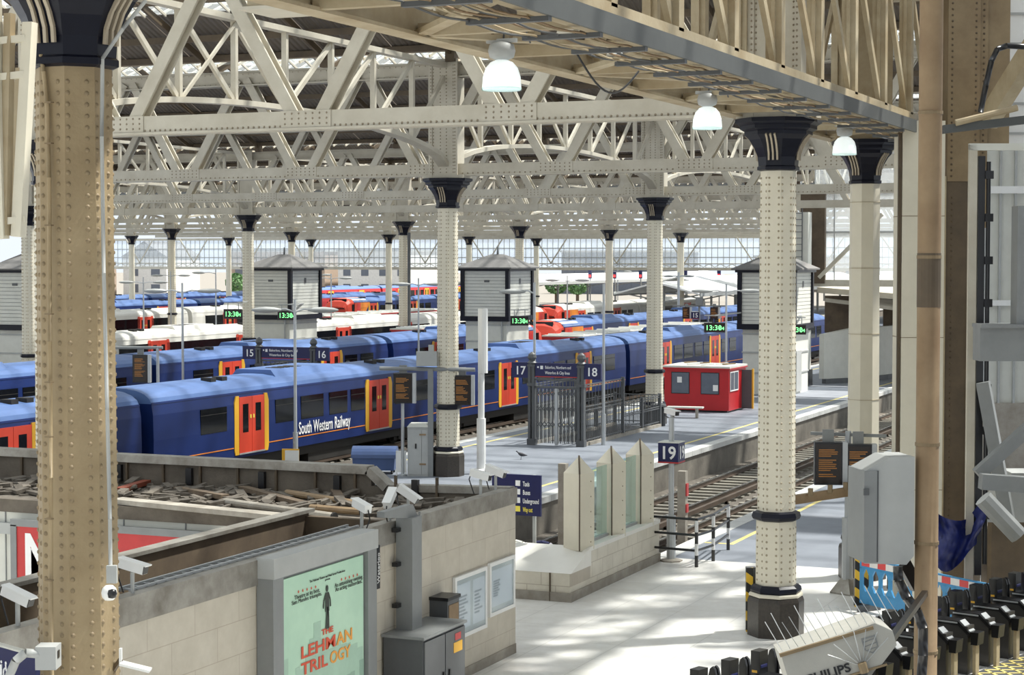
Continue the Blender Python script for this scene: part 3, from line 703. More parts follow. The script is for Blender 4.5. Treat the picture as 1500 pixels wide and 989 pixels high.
# ================================================================ LAMP POSTS
def lamp_post(px, ptop, X, label, heads=2, h=None, arm=.95, r=.055, foot=None, m=GALV, rz=radians(20)):
    if foot: base = onZ(px, foot, 0); X = base.x
    else: base = onX(px, ptop, X)
    top = onX(px, ptop, X).z
    t = thing('lamp_post', label, 'lamp post', (base.x, base.y, 0), rz, 'platform lamp posts')
    MB().cyl((0,0,0), (0,0,1.1), r*1.5, 10).cyl((0,0,1.1), (0,0,top+.35), r, 10, r*.8).build('pole', m, t)
    for s in ((-1, 1) if heads == 2 else ((-1,) if heads == 1 else ())):
        MB().path([(0,0,top-.05), (s*arm*.5, 0, top+.05), (s*arm, 0, top+.02)], r*.55, 6).build('arm', m, t)
        ring = [(.12, .015), (.19, -.03), (.17, -.09), (.05, -.12)]
        hd = MB(); c = s*(arm+.28); rings = []
        for u, (wd, hh) in zip((-.45, -.25, .05, .35, .5), ((.05, .04), (.15, .09), (.18, .11), (.14, .08), (.04, .03))):
            rings.append([(c+s*u, wd*cos(a), top+.02+hh*sin(a)*.9) for a in [i*pi/4 for i in range(8)]])
        hd.loft(rings).build('lamp_head', GREY, t, smooth=True)
    return t
lamp_post(433, 455, -29.5, 'tall double lamp post in front of the nearest train lettering', foot=684, arm=.6)
lamp_post(267, 427, -42.3, 'double lamp post left of the 15 sign with broad heads', arm=.8)
lamp_post(210, 414, -69, 'far double lamp post at left in front of a column', arm=.8)
lamp_post(250, 404, -84, 'farthest double lamp post at left beside a column', arm=.8)
lamp_post(316, 400, -73, 'thin lamp post left of the left boarded tower', heads=1)
lamp_post(613, 417, -44.0, 'double lamp post just left of the central riveted column', arm=.6)
lamp_post(485, 408, -66, 'double lamp post right of the left boarded tower', arm=.8)
lamp_post(461, 403, -84, 'distant double lamp post over the red train', arm=.8)
lamp_post(831, 411, -46, 'double lamp post between the tower and the slim column', arm=.7)
lamp_post(905, 398, -72, 'distant double lamp post right of the slim column', arm=.8)
lamp_post(994, 405, -47, 'thick double lamp post left of the small 15 sign', arm=.5, r=.12)
lamp_post(884, 430, -23, 'plain lamp column in front of the gate railings', heads=0, foot=652)
lamp_post(783, 428, -25.9, 'single arm lamp post beside the 17 sign', heads=1, arm=.5)
lamp_post(1064, 427, -24.6, 'double lamp post behind the red booth roof', arm=.8)
# tall white mast
p = onZ(705, 694, 0); t = thing('white_mast', 'tall white stepped mast standing on the platform', 'mast', p)
tp = onX(705, 452, p.x).z
MB().lathe([(.30, 0), (.28, .12), (.17, .16)], 12).build('base', WHITE, t); MB().cyl((0,0,.12), (0,0,1.7), .14, 12).build('lower_tube', WHITE, t)
MB().cyl((0,0,1.7), (0,0,tp), .10, 12).build('shaft', WHITE, t); MB().cyl((.08,0,3.1), (.08,0,tp), .13, 12).build('upper_sleeve', WHITE, t)
# ================================================================ KIOSK BLOCK (open-topped, beside the concourse)
KX = -12.2; KH = 2.8; KY0 = 9.0; KY1 = 28.75; KXI = -13.9; KYF = 26.0
k = thing('kiosk_block', 'open-topped beige tiled kiosk block with a grey metal rim', 'kiosk', (KX, KY0, 0))
def kb(): return MB()
LN = KY1-KY0
MB().box(-.14, 0, 0, 15.3, 0, KH-.32).build('front_wall', KWALL, k)
MB().box(-.12, .03, 15.3, LN, 0, KH-.28).build('side_wall', KWALL, k)
MB().box(-.16, .03, 0, 15.3, KH-.32, KH).build('front_rim', KTRIM, k); MB().box(-.16, .05, 15.3, LN+.03, KH-.28, KH-.02).build('side_rim', KTRIM, k)
MB().box(-.02, .045, 15.3, LN, 0, .16).box(-.02, .02, 0, 15.3, 0, .16).build('plinth_strip', CONC, k)
MB().box(KXI-KX, KXI-KX+.12, 0, 15.6, 0, KH).build('inner_wall', KDARK, k)
MB().box(KXI-KX-.05, KXI-KX+.17, 0, 15.7, KH, KH+.05).build('inner_wall_cap', KTRIM, k)
MB().box(KXI-KX+.1, -.1, 15.5, 15.62, 1.2, KH-.05).build('partition', KDARK, k)
MB().box(KXI-KX, -.1, 0, 15.5, 1.6, 1.66).build('false_ceiling', DKBROWN, k)
BX = -24.0-KX
MB().box(BX, 0, LN-.14, LN, 0, KH-.1).box(BX, -2.6, LN-.14, LN, KH-.1, KH+.12).build('back_wall', KBACK, k)
MB().beam((BX, LN-.07, KH+.17), (-2.65, LN-.07, KH+.17), .28, .14).build('back_rim', KTRIM, k)
MB().beam((-2.65, LN-.07, KH+.17), (-2.3, LN-.07, KH-.12), .28, .14).beam((-2.3, LN-.07, KH-.12), (0, LN-.07, KH-.06), .22, .12).build('back_rim_step', KTRIM, k)
for q in range(14): MB().box(BX+.3+q*.78, BX+.34+q*.78, LN-.19, LN-.14, 2.4, KH+.1).build('back_wall_stud', DKBROWN, k)
for q in range(7): MB().box(BX+1+q*1.5, BX+1.12+q*1.5, LN-.22, LN-.14, 2.55, 2.85).build('back_bracket', BLACK, k)
MB().box(BX, 0, KYF-KY0, LN-.1, 2.43, 2.5).build('roof_deck', DUST, k)
# shop front facing the passage
MB().box(BX, KXI-KX, KYF-KY0-.1, KYF-KY0, 0, 2.3).build('shop_front_panel', OFFWHITE, k)
MB().box(BX, KXI-KX, KYF-KY0-.14, KYF-KY0+.1, 2.3, 2.52).build('shop_front_cornice', KBACK, k)
MB().box(BX, KXI-KX, KYF-KY0-.2, KYF-KY0-.1, 1.93, 2.12).build('shop_front_rail', GREY, k)
for q in range(9): MB().box(BX+q*1.2, BX+q*1.2+.02, KYF-KY0-.115, KYF-KY0-.1, 0, 2.3).build('panel_joint', MIDGREY, k)
pA = onY(28, 790, KYF-.2); pB = onY(300, 830, KYF-.2)
sg = thing('shop_sign', 'red shop sign with large white letters behind the foreground column', 'sign', (pA.x, KYF-.22, pA.z-.55))
W = pB.x-pA.x
MB().box(0, W, -.04, .02, -.35, .78).build('sign_board', TRED, sg); MB().box(-.12, W+.1, -.06, .0, .78, .9).box(-.12, 0, -.06, 0, -.5, .8).build('sign_frame', MIDGREY, sg)
text('sign_letter', 'M', 1.25, TXT, sg, (.12, -.045, -.2), 0, 'LEFT', .02, .75); text('sign_letter', '&', .95, TXT, sg, (1.22, -.045, -.3), 0, 'LEFT', .02); text('sign_letter', 'S', .95, TXT, sg, (2.0, -.045, -.3), 0, 'LEFT', .02)
# debris on the deck
db = MB(); zz = KY0
for q in range(420):
    x = random.uniform(-22, -12.6); y = random.uniform(KYF+.5, KY1-.3); s = random.uniform(.03, .16)
    a = random.uniform(0, 3); e = Vector((cos(a), sin(a), 0))*s*random.uniform(.6, 2.2)
    c = Vector((x, y, 2.5+s*.3)); db.beam(c-e, c+e+Vector((0,0,random.uniform(-.03, .08))), s, s*.4)
o = db.build('roof_debris', DUST, None, kind='stuff'); tag(o, 'loose dusty rubble scattered over the kiosk roof deck', 'debris')
PK = [((175, 702), (300, 694), WOOD, 'short plank by the foreground column'), ((175, 718), (215, 706), REDBR, 'rust red timber by the foreground column'), ((355, 715), (470, 745), WOOD, 'long timber lying across the kiosk roof'),
      ((330, 735), (490, 757), CONC, 'long pale pipe at the front edge of the kiosk roof'), ((420, 722), (530, 739), RUSTPOLE, 'round pipe in the middle of the kiosk roof'), ((455, 744), (530, 750), RUSTPOLE, 'short round pipe near the cameras'),
      ((260, 716), (330, 728), WOOD, 'splintered board among the rubble'), ((480, 700), (500, 735), WOOD, 'bent stick leaning at the back wall'), ((170, 733), (440, 760), CONC, 'long dusty beam along the kiosk shop front')]
for (a, c, m, lb) in PK:
    A = onZ(*a, 2.57); C_ = onZ(*c, 2.57)
    pp = thing('pipe' if 'pipe' in lb else 'timber', lb, 'pipe' if 'pipe' in lb else 'plank', A)
    b = MB()
    if 'pipe' in lb: b.cyl((0,0,0), C_-A, .06, 10); MB().cyl((C_-A)*.99, (C_-A)*1.005, .068, 10).build('pipe_end', DARK, pp)
    else: b.beam((0,0,0), C_-A, .16 if 'beam' not in lb else .3, .08)
    b.build('tube' if 'pipe' in lb else 'board', m, pp)
# conduit tray on rim, conduits on wall
lt = thing('cable_ladder', 'thin cable ladder lying along the kiosk rim above the poster', 'cable tray', (KX-.25, 17.9, KH+.0))
MB().box(-.1, -.07, 0, 5.6, -.02, .03).box(.07, .1, 0, 5.6, -.02, .03).build('side_rails', GALV, lt)
for q in range(28): MB().box(-.1, .1, .1+q*.2, .13+q*.2, -.01, .01).build('rung', GALV, lt)
# poster case
def kp(px, py, off=.0): return onX(px, py, KX+off)
a = kp(397, 833, .22); c = kp(549, 800, .22)
ps = thing('poster_case', 'brushed metal poster case with a pale green theatre poster', 'poster', (KX+.01, a.y, 0.25))
W = c.y-a.y; H = a.z-.25+.12
MB().box(0, .16, .03, W-.03, .03, H-.03).build('case_back', MIDGREY, ps)
for nm, bx in (('frame_side', (0, .24, 0, .26, .22, H-.26)), ('frame_side', (0, .24, W-.26, W, .22, H-.26)), ('frame_top', (0, .26, -.01, W+.01, H-.26, H)), ('frame_bottom', (0, .24, 0, W, 0, .22))):
    MB().box(*bx).build(nm, GREY if 'top' in nm else MIDGREY, ps)
x0, x1, z0, z1 = .30, W-.30, .26, H-.32; PW = x1-x0; PH = z1-z0
MB().box(.16, .185, x0, x1, z0, z1).build('poster_sheet', POSTER, ps)
b = MB(); b2 = MB(); y = x0
while y < x1-.05:
    wd = random.uniform(.08, .2); hh = PH*(.30+.22*random.random()+(.15 if abs(y-(x0+PW*.35)) < .2 or abs(y-(x0+PW*.62)) < .15 else 0)); b.box(.185, .188, y, min(y+wd, x1), z0, z0+hh); y += wd
y = x0
while y < x1-.05:
    wd = random.uniform(.07, .16); e = abs(y-(x0+x1)/2)/PW*2; b2.box(.188, .190, y, min(y+wd, x1), z0, z0+PH*(.06+.2*e*random.random()+.1*e)); y += wd
b.build('poster_skyline', POST3, ps); b2.build('poster_near_skyline', POST2, ps)
def ptxt(nm, body, p0, px1, hpx, m, bold=.0):
    A_ = kp(*p0, .2); B_ = kp(px1, p0[1], .2); sc_ = hpx*(A_-CP).length/F/.70
    text(nm, body, sc_, m, ps, (.195, A_.y-a.y, A_.z-.25), pi/2, 'LEFT', bold, fit=B_.y-A_.y)
ptxt('poster_title', 'THE', (471, 931), 488, 8, PRED, .003)
ptxt('poster_title', 'LEHM', (440, 966), 490, 17, PRED, .005); ptxt('poster_title', 'AN', (493, 945), 516, 17, PORA, .005)
ptxt('poster_title', 'TRIL', (441, 990), 480, 17, PRED, .005); ptxt('poster_title', 'OGY', (483, 973), 513, 17, PORA, .005)
for (sx_, sy_, ex_, ey_) in ((437, 867, 462, 860), (500, 849, 523, 842)):
    for q in range(5):
        c0 = kp(sx_+(ex_-sx_)*q/4, sy_+(ey_-sy_)*q/4, .2); yy_, zz_ = c0.y-a.y, c0.z-.25
        MB().prism([(yy_+(.022 if i % 2 == 0 else .009)*sin(i*pi/5), zz_+(.022 if i % 2 == 0 else .009)*cos(i*pi/5)) for i in range(10)], 'x', .193, .197).build('poster_star', PRED, ps)
for bd, p0, px1, hp_ in (('Theatre at its best.', (431, 879), 468, 6), ('Sam Mendes triumphs.', (427, 887), 471, 6), ('An astonishing evening.', (490, 861), 531, 6), ('An acting masterclass.', (491, 867), 530, 6),
        ('The National Theatre and Neal Street Productions', (453, 854), 505, 3.5), ('present', (476, 851), 483, 3)): ptxt('poster_text', bd, p0, px1, hp_, PTXT)
fg = MB(); F0 = kp(479, 921, .2); fy = F0.y-a.y; fz = F0.z-.25; S = .0065
def L2(pts, w_):
    for (a1, b1), (a2, b2_) in zip(pts, pts[1:]): fg.beam((.196, fy+a1*S, fz+b1*S), (.196, fy+a2*S, fz+b2_*S), w_*S, .004, up=(1,0,0))
L2([(-4, 0), (-1, 26), (0, 45)], 7); L2([(5, 0), (4, 26), (2, 45)], 7); fg.prism([(fy-8*S, fz+36*S), (fy+9*S, fz+36*S), (fy+7*S, fz+75*S), (fy-7*S, fz+75*S)], 'x', .193, .197)
L2([(-6, 72), (-14, 58), (-16, 44)], 4); L2([(6, 72), (13, 58), (14, 44)], 4); fg.prism([(fy+5*S*cos(t*pi/5), fz+83*S+7*S*sin(t*pi/5)) for t in range(10)], 'x', .193, .197)
fg.build('poster_figure', PTXT, ps)
o = kp(552, 800, .05); pl = thing('name_plate', 'narrow black vertical plate with white lettering beside the poster case', 'sign', (KX+.02, o.y, o.z-.62))
MB().box(0, .03, 0, .10, 0, .62).build('plate', BLACK, pl); 
tt = text('plate_lettering', 'Waterloo', .11, TXT, pl, (.035, .08, .08), pi/2); tt.rotation_euler = (pi/2, -pi/2, pi/2)
# tall steel post + control cabinet
pq = kp(599, 757, .18); pz = KH+.05
po = thing('steel_post', 'square grey steel post bolted to the kiosk wall', 'post', (KX+.18, pq.y, 1.2))
MB().box(-.13, .13, -.16, .16, 0, pz-1.2).build('tube', MIDGREY, po); MB().prism([(-.16, pz-1.2), (.16, pz-1.2), (.02, pz-1.02), (-.9, pz-1.02), (-.9, pz-1.1)], 'x', -.06, .06).build('head_bracket', MIDGREY, po)
MB().prism([(.16, 0), (.34, 0), (.16, .4)], 'x', -.02, .02).build('foot_gusset', MIDGREY, po)
for z in (.35, .95, 1.45): MB().box(-.14, -.05, -.28, -.16, z, z+.06).build('wall_clip', BLACK, po)
ca = kp(570, 900, .62); cc = kp(688, 880, .62)
cb_ = thing('control_cabinet', 'dark grey two door control cabinet beneath the steel post', 'cabinet', (KX+.04, pq.y-.55, 0))
CW = 1.42
MB().box(0, .62, 0, CW, 0, 1.18).build('body', DKGREY, cb_); MB().box(-.02, .66, -.03, CW+.03, 1.18, 1.22).build('lid', MIDGREY, cb_)
for q in (0, 1):
    d = MB().box(.62, .645, .03+q*.70, .70+q*.70, .05, 1.14).build('door', DKGREY, cb_); MB().box(.645, .67, .62-q*.5+q*.70, .66-q*.5+q*.70, .5, .6).build('handle', BLACK, d)
MB().box(.646, .65, 1.0, 1.3, .80, .95).build('yellow_warning_label', YEL, cb_); MB().box(.646, .65, 1.05, 1.25, .98, 1.08).build('red_warning_label', TRED, cb_)
hp = thing('help_point', 'orange and grey help point terminal next to the framed notices', 'terminal', (KX+.03, pq.y+CW-.42, 0))
MB().box(0, .30, 0, .42, .85, 1.45).build('housing', DKGREY, hp); MB().box(.30, .31, .04, .38, 1.12, 1.38).build('orange_panel', RUSTPOLE, hp); MB().box(.0, .32, -.02, .44, 1.45, 1.5).build('hood', BLACK, hp)
MB().prism([(0, .04), (.22, .04), (.12, .86), (0, .86)], 'y', .12, .34).build('pedestal', DKGREY, hp)
# conduits
cdt = thing('wall_conduits', 'group of thin grey conduits running down the kiosk wall', 'pipe', (KX+.06, pq.y+.3, 1.25))
for q, yy in enumerate((.0, .08, .22, .30)): MB().cyl((0, yy, 0), (0, yy, KH-1.3+.03*q), .018, 8).build('conduit', MIDGREY, cdt)
# framed notices
for nm, xa, xb, ya_, yb_, zb0, zb1, lb in ((0, 665, 712, 847, 829, 940, 905, 'left white framed notice board on the kiosk wall'), (1, 716, 753, 826, 809, 905, 880, 'right white framed notice board on the kiosk wall')):
    A = kp(xa, ya_, .06); B = kp(xb, yb_, .06); Z0 = kp(xa, zb0, .06).z; Z1 = A.z
    nb = thing('notice_board', lb, 'notice board', (KX+.035, A.y, Z0), group='framed notices on the kiosk')
    W = B.y-A.y; H = Z1-Z0
    MB().box(0, .05, 0, W, 0, .06).box(0, .05, 0, W, H-.06, H).box(0, .05, 0, .06, .06, H-.06).box(0, .05, W-.06, W, .06, H-.06).build('frame', WHITE, nb)
    MB().box(0, .02, .06, W-.06, .06, H-.06).build('backing', OFFWHITE, nb)
    b = MB()
    for q in range(2 if nm == 0 else 1):
        MB().box(.02, .024, .12+q*W*.48, .12+q*W*.48+W*(.40 if nm == 0 else .8), .14, H-.14).build('paper_sheet', WHITE, nb)
        for z in range(7): b.box(.024, .026, .18+q*W*.48, .18+q*W*.48+W*.28*random.uniform(.5, 1), .3+z*(H-.6)/7, .33+z*(H-.6)/7)
    b.build('print_lines', GREY, nb); MB().box(.035, .038, .06, W-.06, .06, H-.06).build('pane', SCREENG, nb)
# navy direction sign behind the kiosk corner
A = onY(754, 700, 34.6); B = onY(792, 697, 34.6); Z = onY(792, 757, 34.6).z
ds = thing('direction_sign', 'navy direction sign with white lines and a yellow last line', 'sign', (A.x-.5, 34.6, 0))
W = B.x-A.x+.5; Z1 = B.z
MB().box(0, W, 0, .06, Z, Z1).build('board', SIGN, ds); MB().box(.1, .16, .06, .12, 0, Z1).box(W-.2, W-.14, .06, .12, 0, Z1).build('posts', GREY, ds)
for q, bd in enumerate(('Taxis', 'Buses', 'Underground', 'Way out')):
    zz_ = Z1-.14-(q+.5)*(Z1-Z-.1)/4.2
    text('sign_lettering', bd, .135, TXT if q < 3 else TXTY, ds, (.68, -.01, zz_), 0, 'LEFT', .002, fit=(W-.72)*(.42, .45, 1.0, .62)[q]); MB().box(.52, .62, -.01, 0, zz_, zz_+.11).build('pictogram', TXT if q < 3 else TXTY, ds)
# CCTV cameras
def cctv(px, py, dist, az, tilt, label, ln=.35, post=.24, m=WHITE, name='cctv_camera'):
    p = dist if isinstance(dist, Vector) else onD(px, py, dist)
    t = thing(name, label, 'security camera', p, az, 'security cameras')
    d = Vector((cos(tilt), 0, sin(tilt))); u = Vector((-sin(tilt), 0, cos(tilt)))
    o_ = Vector((0,0,post+.07))
    MB().beam(o_-d*ln*.5, o_+d*ln*.5, .11, .10).build('housing', m, t); MB().beam(o_-d*ln*.52+u*.058, o_+d*ln*.60+u*.058, .13, .016).build('sunshield', m, t)
    MB().beam(o_+d*ln*.5, o_+d*ln*.52, .1, .09).build('lens_window', BLACK, t); MB().cyl((0,0,0), (0,0,post), .025, 8).build('bracket', GREY, t)
    MB().path([o_-d*ln*.5, o_-d*ln*.62+Vector((0,0,-.12)), Vector((-.12,0,-.0))], .01, 5).build('cable', BLACK, t)
def rim(px, py): q = onX(px, py, KX-.07); q.z = KH; return q
cctv(0, 0, rim(194, 858), radians(2), -.20, 'white security camera on the kiosk rim right of the foreground column')
cctv(0, 0, rim(26, 905), radians(0), -.32, 'white security camera at the lower left edge on the kiosk rim')
cctv(0, 0, rim(530, 782), radians(150), .2, 'security camera on the kiosk rim above the poster case')
cctv(0, 0, rim(571, 768), radians(100), .5, 'upright tilted security camera next to the steel post')
cctv(0, 0, rim(598, 756), radians(5), -.55, 'security camera pointing down on top of the steel post')
cctv(0, 0, rim(704, 727), radians(-5), -.2, 'left of two security cameras at the far end of the kiosk rim')
cctv(0, 0, rim(726, 718), radians(-5), -.3, 'right of two security cameras at the far end of the kiosk rim')
# ================================================================ LOW WALL WITH GLASS SCREEN AND PYLONS
lw = thing('low_wall', 'low cream tiled wall with a white sloping coping at the buffer stops', 'wall', (-13.0, 33.4, 0))
WLN = 5.35
def lowwall(mb, off):
    return mb
MB().box(-.55, 0, 1.1, WLN, .18, .84).build('side_face', LOWW, lw)
MB().box(-4.5, 0, 0, 1.1, .18, .55).build('front_face', LOWWX, lw)
MB().box(-.57, .03, 1.1, WLN+.02, 0, .18).box(-4.5, .03, -.03, 1.1, 0, .18).build('skirting', CONC, lw)
MB().box(-.57, .02, 1.1, WLN+.02, .84, .92).build('side_coping', LOWTOP, lw)
MB().prism([(-.01, .55), (1.1, .55), (1.1, .92)], 'x', -4.5, .02).build('front_coping', LOWTOP, lw)
MB().box(-.42, -.40, -.035, .0, 0, .55).build('joint', DKBROWN, lw)
pys = []
for q, (px, ptop, pbot) in enumerate(((848, 668, 803), (895, 654, 783), (937, 643, 764))):
    B_ = onX(px, pbot, -13.25); Tp = onX(px, ptop, -13.25).z
    py_ = thing('pylon', ['cream pointed pylon on the low wall, nearest the kiosk', 'cream pointed pylon on the low wall, middle of three', 'cream pointed pylon on the low wall, nearest the 19 sign'][q], 'pylon', (-13.25, B_.y, .86), radians(23+45), 'pointed pylons on the low wall')
    a = .215; h = Tp-.86
    MB().add([(-a,-a,0),(a,-a,0),(a,a,0),(-a,a,0),(-a,-a,h-.33),(a,-a,h-.33),(a,a,h-.33),(-a,a,h-.33),(0,0,h)], [(0,3,2,1),(0,1,5,4),(1,2,6,5),(2,3,7,6),(3,0,4,7),(4,5,8),(5,6,8),(6,7,8),(7,4,8)]).build('shaft', CREAM2, py_)
    MB().beam((-a-.004,-a-.004,0), (-a-.004,-a-.004,h-.33), .02, .02).beam((-a-.004,-a-.004,h-.33), (0,0,h+.004), .035, .02).build('edge_joint', DKBROWN, py_)
    b = MB()
    for z in range(5): b.dome((a+.0, -a+.1, .15+z*.3), (1,0,0), .015, 5); b.dome((a-.1, -a, .15+z*.3), (0,-1,0), .015, 5)
    b.build('bolt_heads', BROWN, py_, kind='stuff'); pys.append((B_.y, Tp))
for q in (0, 1, 2):
    y0_ = pys[q][0]+.28 if q < 2 else pys[2][0]-.0; y1_ = pys[q+1][0]-.28 if q < 2 else pys[2][0]+.4
    if q == 2: continue
    gp = thing('glass_panel', ['clear glass panel between the first and second pylons', 'clear glass panel between the second and third pylons'][q], 'glass panel', (-13.25, y0_, .92), group='glass panels between pylons')
    MB().box(-.01, .01, 0, y1_-y0_, .03, pys[q][1]-1.25).build('pane', CLEAR, gp); MB().box(-.05, .05, 0, y1_-y0_, 0, .05).build('shoe', GREY, gp)
# ---------------- buffer stops
for xc, lb in ((-17.75, 'red buffer stop with a black piston behind the direction sign'), (-14.95, 'red buffer stop half hidden behind the low wall by the 19 sign')):
    bs = thing('buffer_stop', lb, 'buffer stop', (xc, 36.4, -1.02), group='red buffer stops')
    MB().box(-1.3, 1.3, 0, .5, .75, 1.35).build('cross_beam', TRED, bs)
    for s in (-1, 1):
        MB().beam((s*.8, .2, 0), (s*.8, .2, 1.2), .25, .3).build('upright', TRED, bs); MB().beam((s*.8, -.2, .1), (s*.8, -1.6, .1), .25, .2).beam((s*.8, -1.5, .1), (s*.8, .1, 1.0), .2, .2).build('stay', TRED, bs)
        r = MB().cyl((s*.87, .5, 1.1), (s*.87, 1.5, 1.1), .13, 12).build('piston', DKGREY, bs); MB().cyl((s*.87, 1.5, 1.1), (s*.87, 1.6, 1.1), .27, 16).build('buffer_head', GREY, r); MB().cyl((s*.87, .45, 1.1), (s*.87, .62, 1.1), .22, 14).build('collar', GREY, r)
hs = thing('coiled_hose', 'coiled white and blue hose resting behind the low wall', 'hose', (-14.9, 35.2, .05))
for q, m in ((0, OFFWHITE), (1, SIGN)):
    pts = [Vector((q*.55+.38*cos(t), .0+.1*q, .38+.36*sin(t))) for t in [i*pi/8 for i in range(17)]]
    MB().path(pts, .07, 8).build('coil', m, hs)
for px, tp, bt, lb in ((825, 679, 830, 'weathered square marker post left of the first pylon'), (1000, 690, 790, 'weathered square marker post right of the 19 sign')):
    p = onX(px, tp, -17.0 if px < 900 else -13.9); t = thing('marker_post', lb, 'post', (p.x, p.y, -1.0)); MB().box(-.1, .1, -.1, .1, 0, p.z+1.0).build('timber', CONC, t)
    MB().box(.1, .13, -.08, .08, p.z+.4, p.z+.7).build('red_reflector', TRED, t); MB().box(.1, .13, -.08, .08, p.z-.0, p.z+.2).build('red_reflector', TRED, t)
# ================================================================ BELL LAMPS UNDER THE BOX GIRDER
lp = MB().lathe([(.238, 0), (.245, .02), (.235, .16), (.20, .27), (.14, .34), (.07, .37)], 24, rot=0)
for (px, py, lb) in ((735, 132, 'largest bell-shaped glass lamp hanging near the top centre'), (1036, 189, 'middle bell-shaped glass lamp hanging left of the concourse column'), (1237, 227, 'smallest bell-shaped glass lamp in front of the second column capital')):
    p = onX(px, py, -8.5 if px < 1200 else -8.1); t = thing('pendant_lamp', lb, 'lamp', p, 0, 'bell lamps under the box girder'); t.scale = (.92, .92, .92)
    link('glass_bell', lp.mesh('glass_bell', LAMPG, True), t)
    MB().lathe([(.25, -.005), (.252, .01), (.25, .025)], 24, rot=0).build('rim_ring', CLEAR, t)
    MB().lathe([(.06, .36), (.15, .40), (.17, .48), (.15, .56), (.05, .60)], 16, rot=0).build('gear_housing', GREY, t, True)
    r = [Vector((.13*cos(a), 0, .66+.13*sin(a))) for a in [i*pi/8 for i in range(17)]]
    MB().path(r, .02, 6).build('hanger_loop', BROWN, t); MB().box(-.2, .2, -.03, .03, .58, .63).build('clamp', GREY, t)
    MB().path([(0,0,.78), (.05,0,.9), (.0, .05, 9.1-p.z)], .012, 5).path([(.08,0,.75), (.25,.1,.8), (.3,.2,9.1-p.z)], .012, 5).build('suspension_wires', DKGREY, t)
# ================================================================ SIGN 19, RAILING, SCREENS
def sign_box(p, w_, h_, z, parent, nums):
    bx = MB().box(-w_/2, w_/2, -w_/2, w_/2, z, z+h_).build('sign_box', SIGN, parent)
    MB().box(-w_/2-.005, w_/2+.005, -w_/2-.005, w_/2+.005, z, z+.03).build('red_line', SIGNRED, bx); MB().box(-w_/2-.005, w_/2+.005, -w_/2-.005, w_/2+.005, z+h_, z+h_+.02).build('sign_top', OFFWHITE, bx)
    text('number', nums, h_*.88, TXT, bx, (0, -w_/2-.006, z+h_*.22), 0, 'CENTER', .008, .95); text('number', nums, h_*.88, TXT, bx, (w_/2+.006, 0, z+h_*.22), pi/2, 'CENTER', .008, .95)
p = onZ(983, 822, 0); t = thing('platform_sign_post', 'white number 19 on a navy box on a slim pole', 'sign', p)
zt = onX(975, 680, p.x).z; ztop = onX(983, 612, p.x).z
MB().cyl((0,0,0), (0,0,ztop), .06, 12).cyl((0,0,0), (0,0,1.0), .10, 12).build('pole', GALV, t); MB().lathe([(.25, 0), (.25, .03), (.12, .06)], 8).build('base_plate', CONC, t)
sign_box(p, .46, .44, zt, t, '19')
cctv(0, 0, Vector((p.x, p.y, ztop)), radians(-35), -.1, 'white security camera on top of the 19 sign pole', .4, .05)
rl = thing('guard_railing', 'black and white banded guard railing beside the 19 sign', 'railing', (p.x, p.y, 0))
corn = [(-.75, -.35), (.75, -.55), (.85, .35), (.7, 2.0)]
for (a, c) in corn: MB().cyl((a, c, 0), (a, c, 1.02), .04, 8).build('railing_post', BW, rl)
for z in (.35, .68, 1.02):
    for A, B in zip(corn[:3], corn[1:]): MB().cyl((*A, z), (*B, z), .028, 8).build('rail', BLACK, rl)
def screen(px, py, X, wpx, hpx, rz, label, name='departure_screen', loc=None, dist=None):
    p = loc or (onX(px, py, X) if dist is None else onD(px, py, dist)); s = (p-CP).length/F; W, H = wpx*s, hpx*s
    t = thing(name, label, 'display screen', p, rz, 'hanging departure screens')
    MB().box(-W/2, W/2, 0, .2, -H, 0).build('case', BLACK, t); MB().box(-W/2+.03, W/2-.03, -.006, .0, -H+.04, -.04).build('display', SCREEN, t)
    MB().box(W/2, W/2+.1, .0, .22, -H, .0).build('side_fin', GALV, t)
    b = MB(); n = int(H/.045)
    for k in range(2, n-2):
        if k % 7 == 6: continue
        b.box(-W/2+.08, -W/2+.08+(W-.16)*random.uniform(.55, 1), -.009, -.006, -.06-k*.04-.02, -.06-k*.04)
    b.build('display_text', AMBER, t, kind='stuff')
    MB().box(-W*.2, W*.2, .06, .14, 0, .24).build('bracket', MIDGREY, t)
    return t
fc = radians(20)
screen(1214, 648, 0, 40, 62, fc, 'left of two departure screens beside the concourse column', dist=36.6)
screen(1258, 651, 0, 38, 62, fc, 'right of two departure screens beside the concourse column', dist=36.6)
pp = onD(1240, 640, 36.8); sp = thing('screen_post', 'slim steel post with a stepped base carrying the departure screens', 'post', (pp.x, pp.y+.15, 0))
MB().cyl((0,0,0), (0,0,pp.z+.1), .06, 10).cyl((0,0,0), (0,0,1.5), .11, 10).build('tube', GALV, sp); MB().lathe([(.34, 0), (.34, .03), (.13, .3)], 4).build('base', KTRIM, sp)
MB().box(-.75, .75, -.03, .03, pp.z-.0, pp.z+.06).build('cross_bar', MIDGREY, sp)
a = onX(1158, 736, -9.0); c = onX(1272, 716, -7.9)
sb = thing('brown_beam', 'thin brown steel beam running right from the concourse column', 'beam', a); MB().beam((-.2,0,0), c-a, .12, .17).build('bar', RUSTPOLE, sb)
for f in (.25, .5, .7): MB().box((c-a).x*f-.04, (c-a).x*f+.04, (c-a).y*f-.04, (c-a).y*f+.04, (c-a).z*f+.05, (c-a).z*f+.2).build('clip', BROWN, sb)
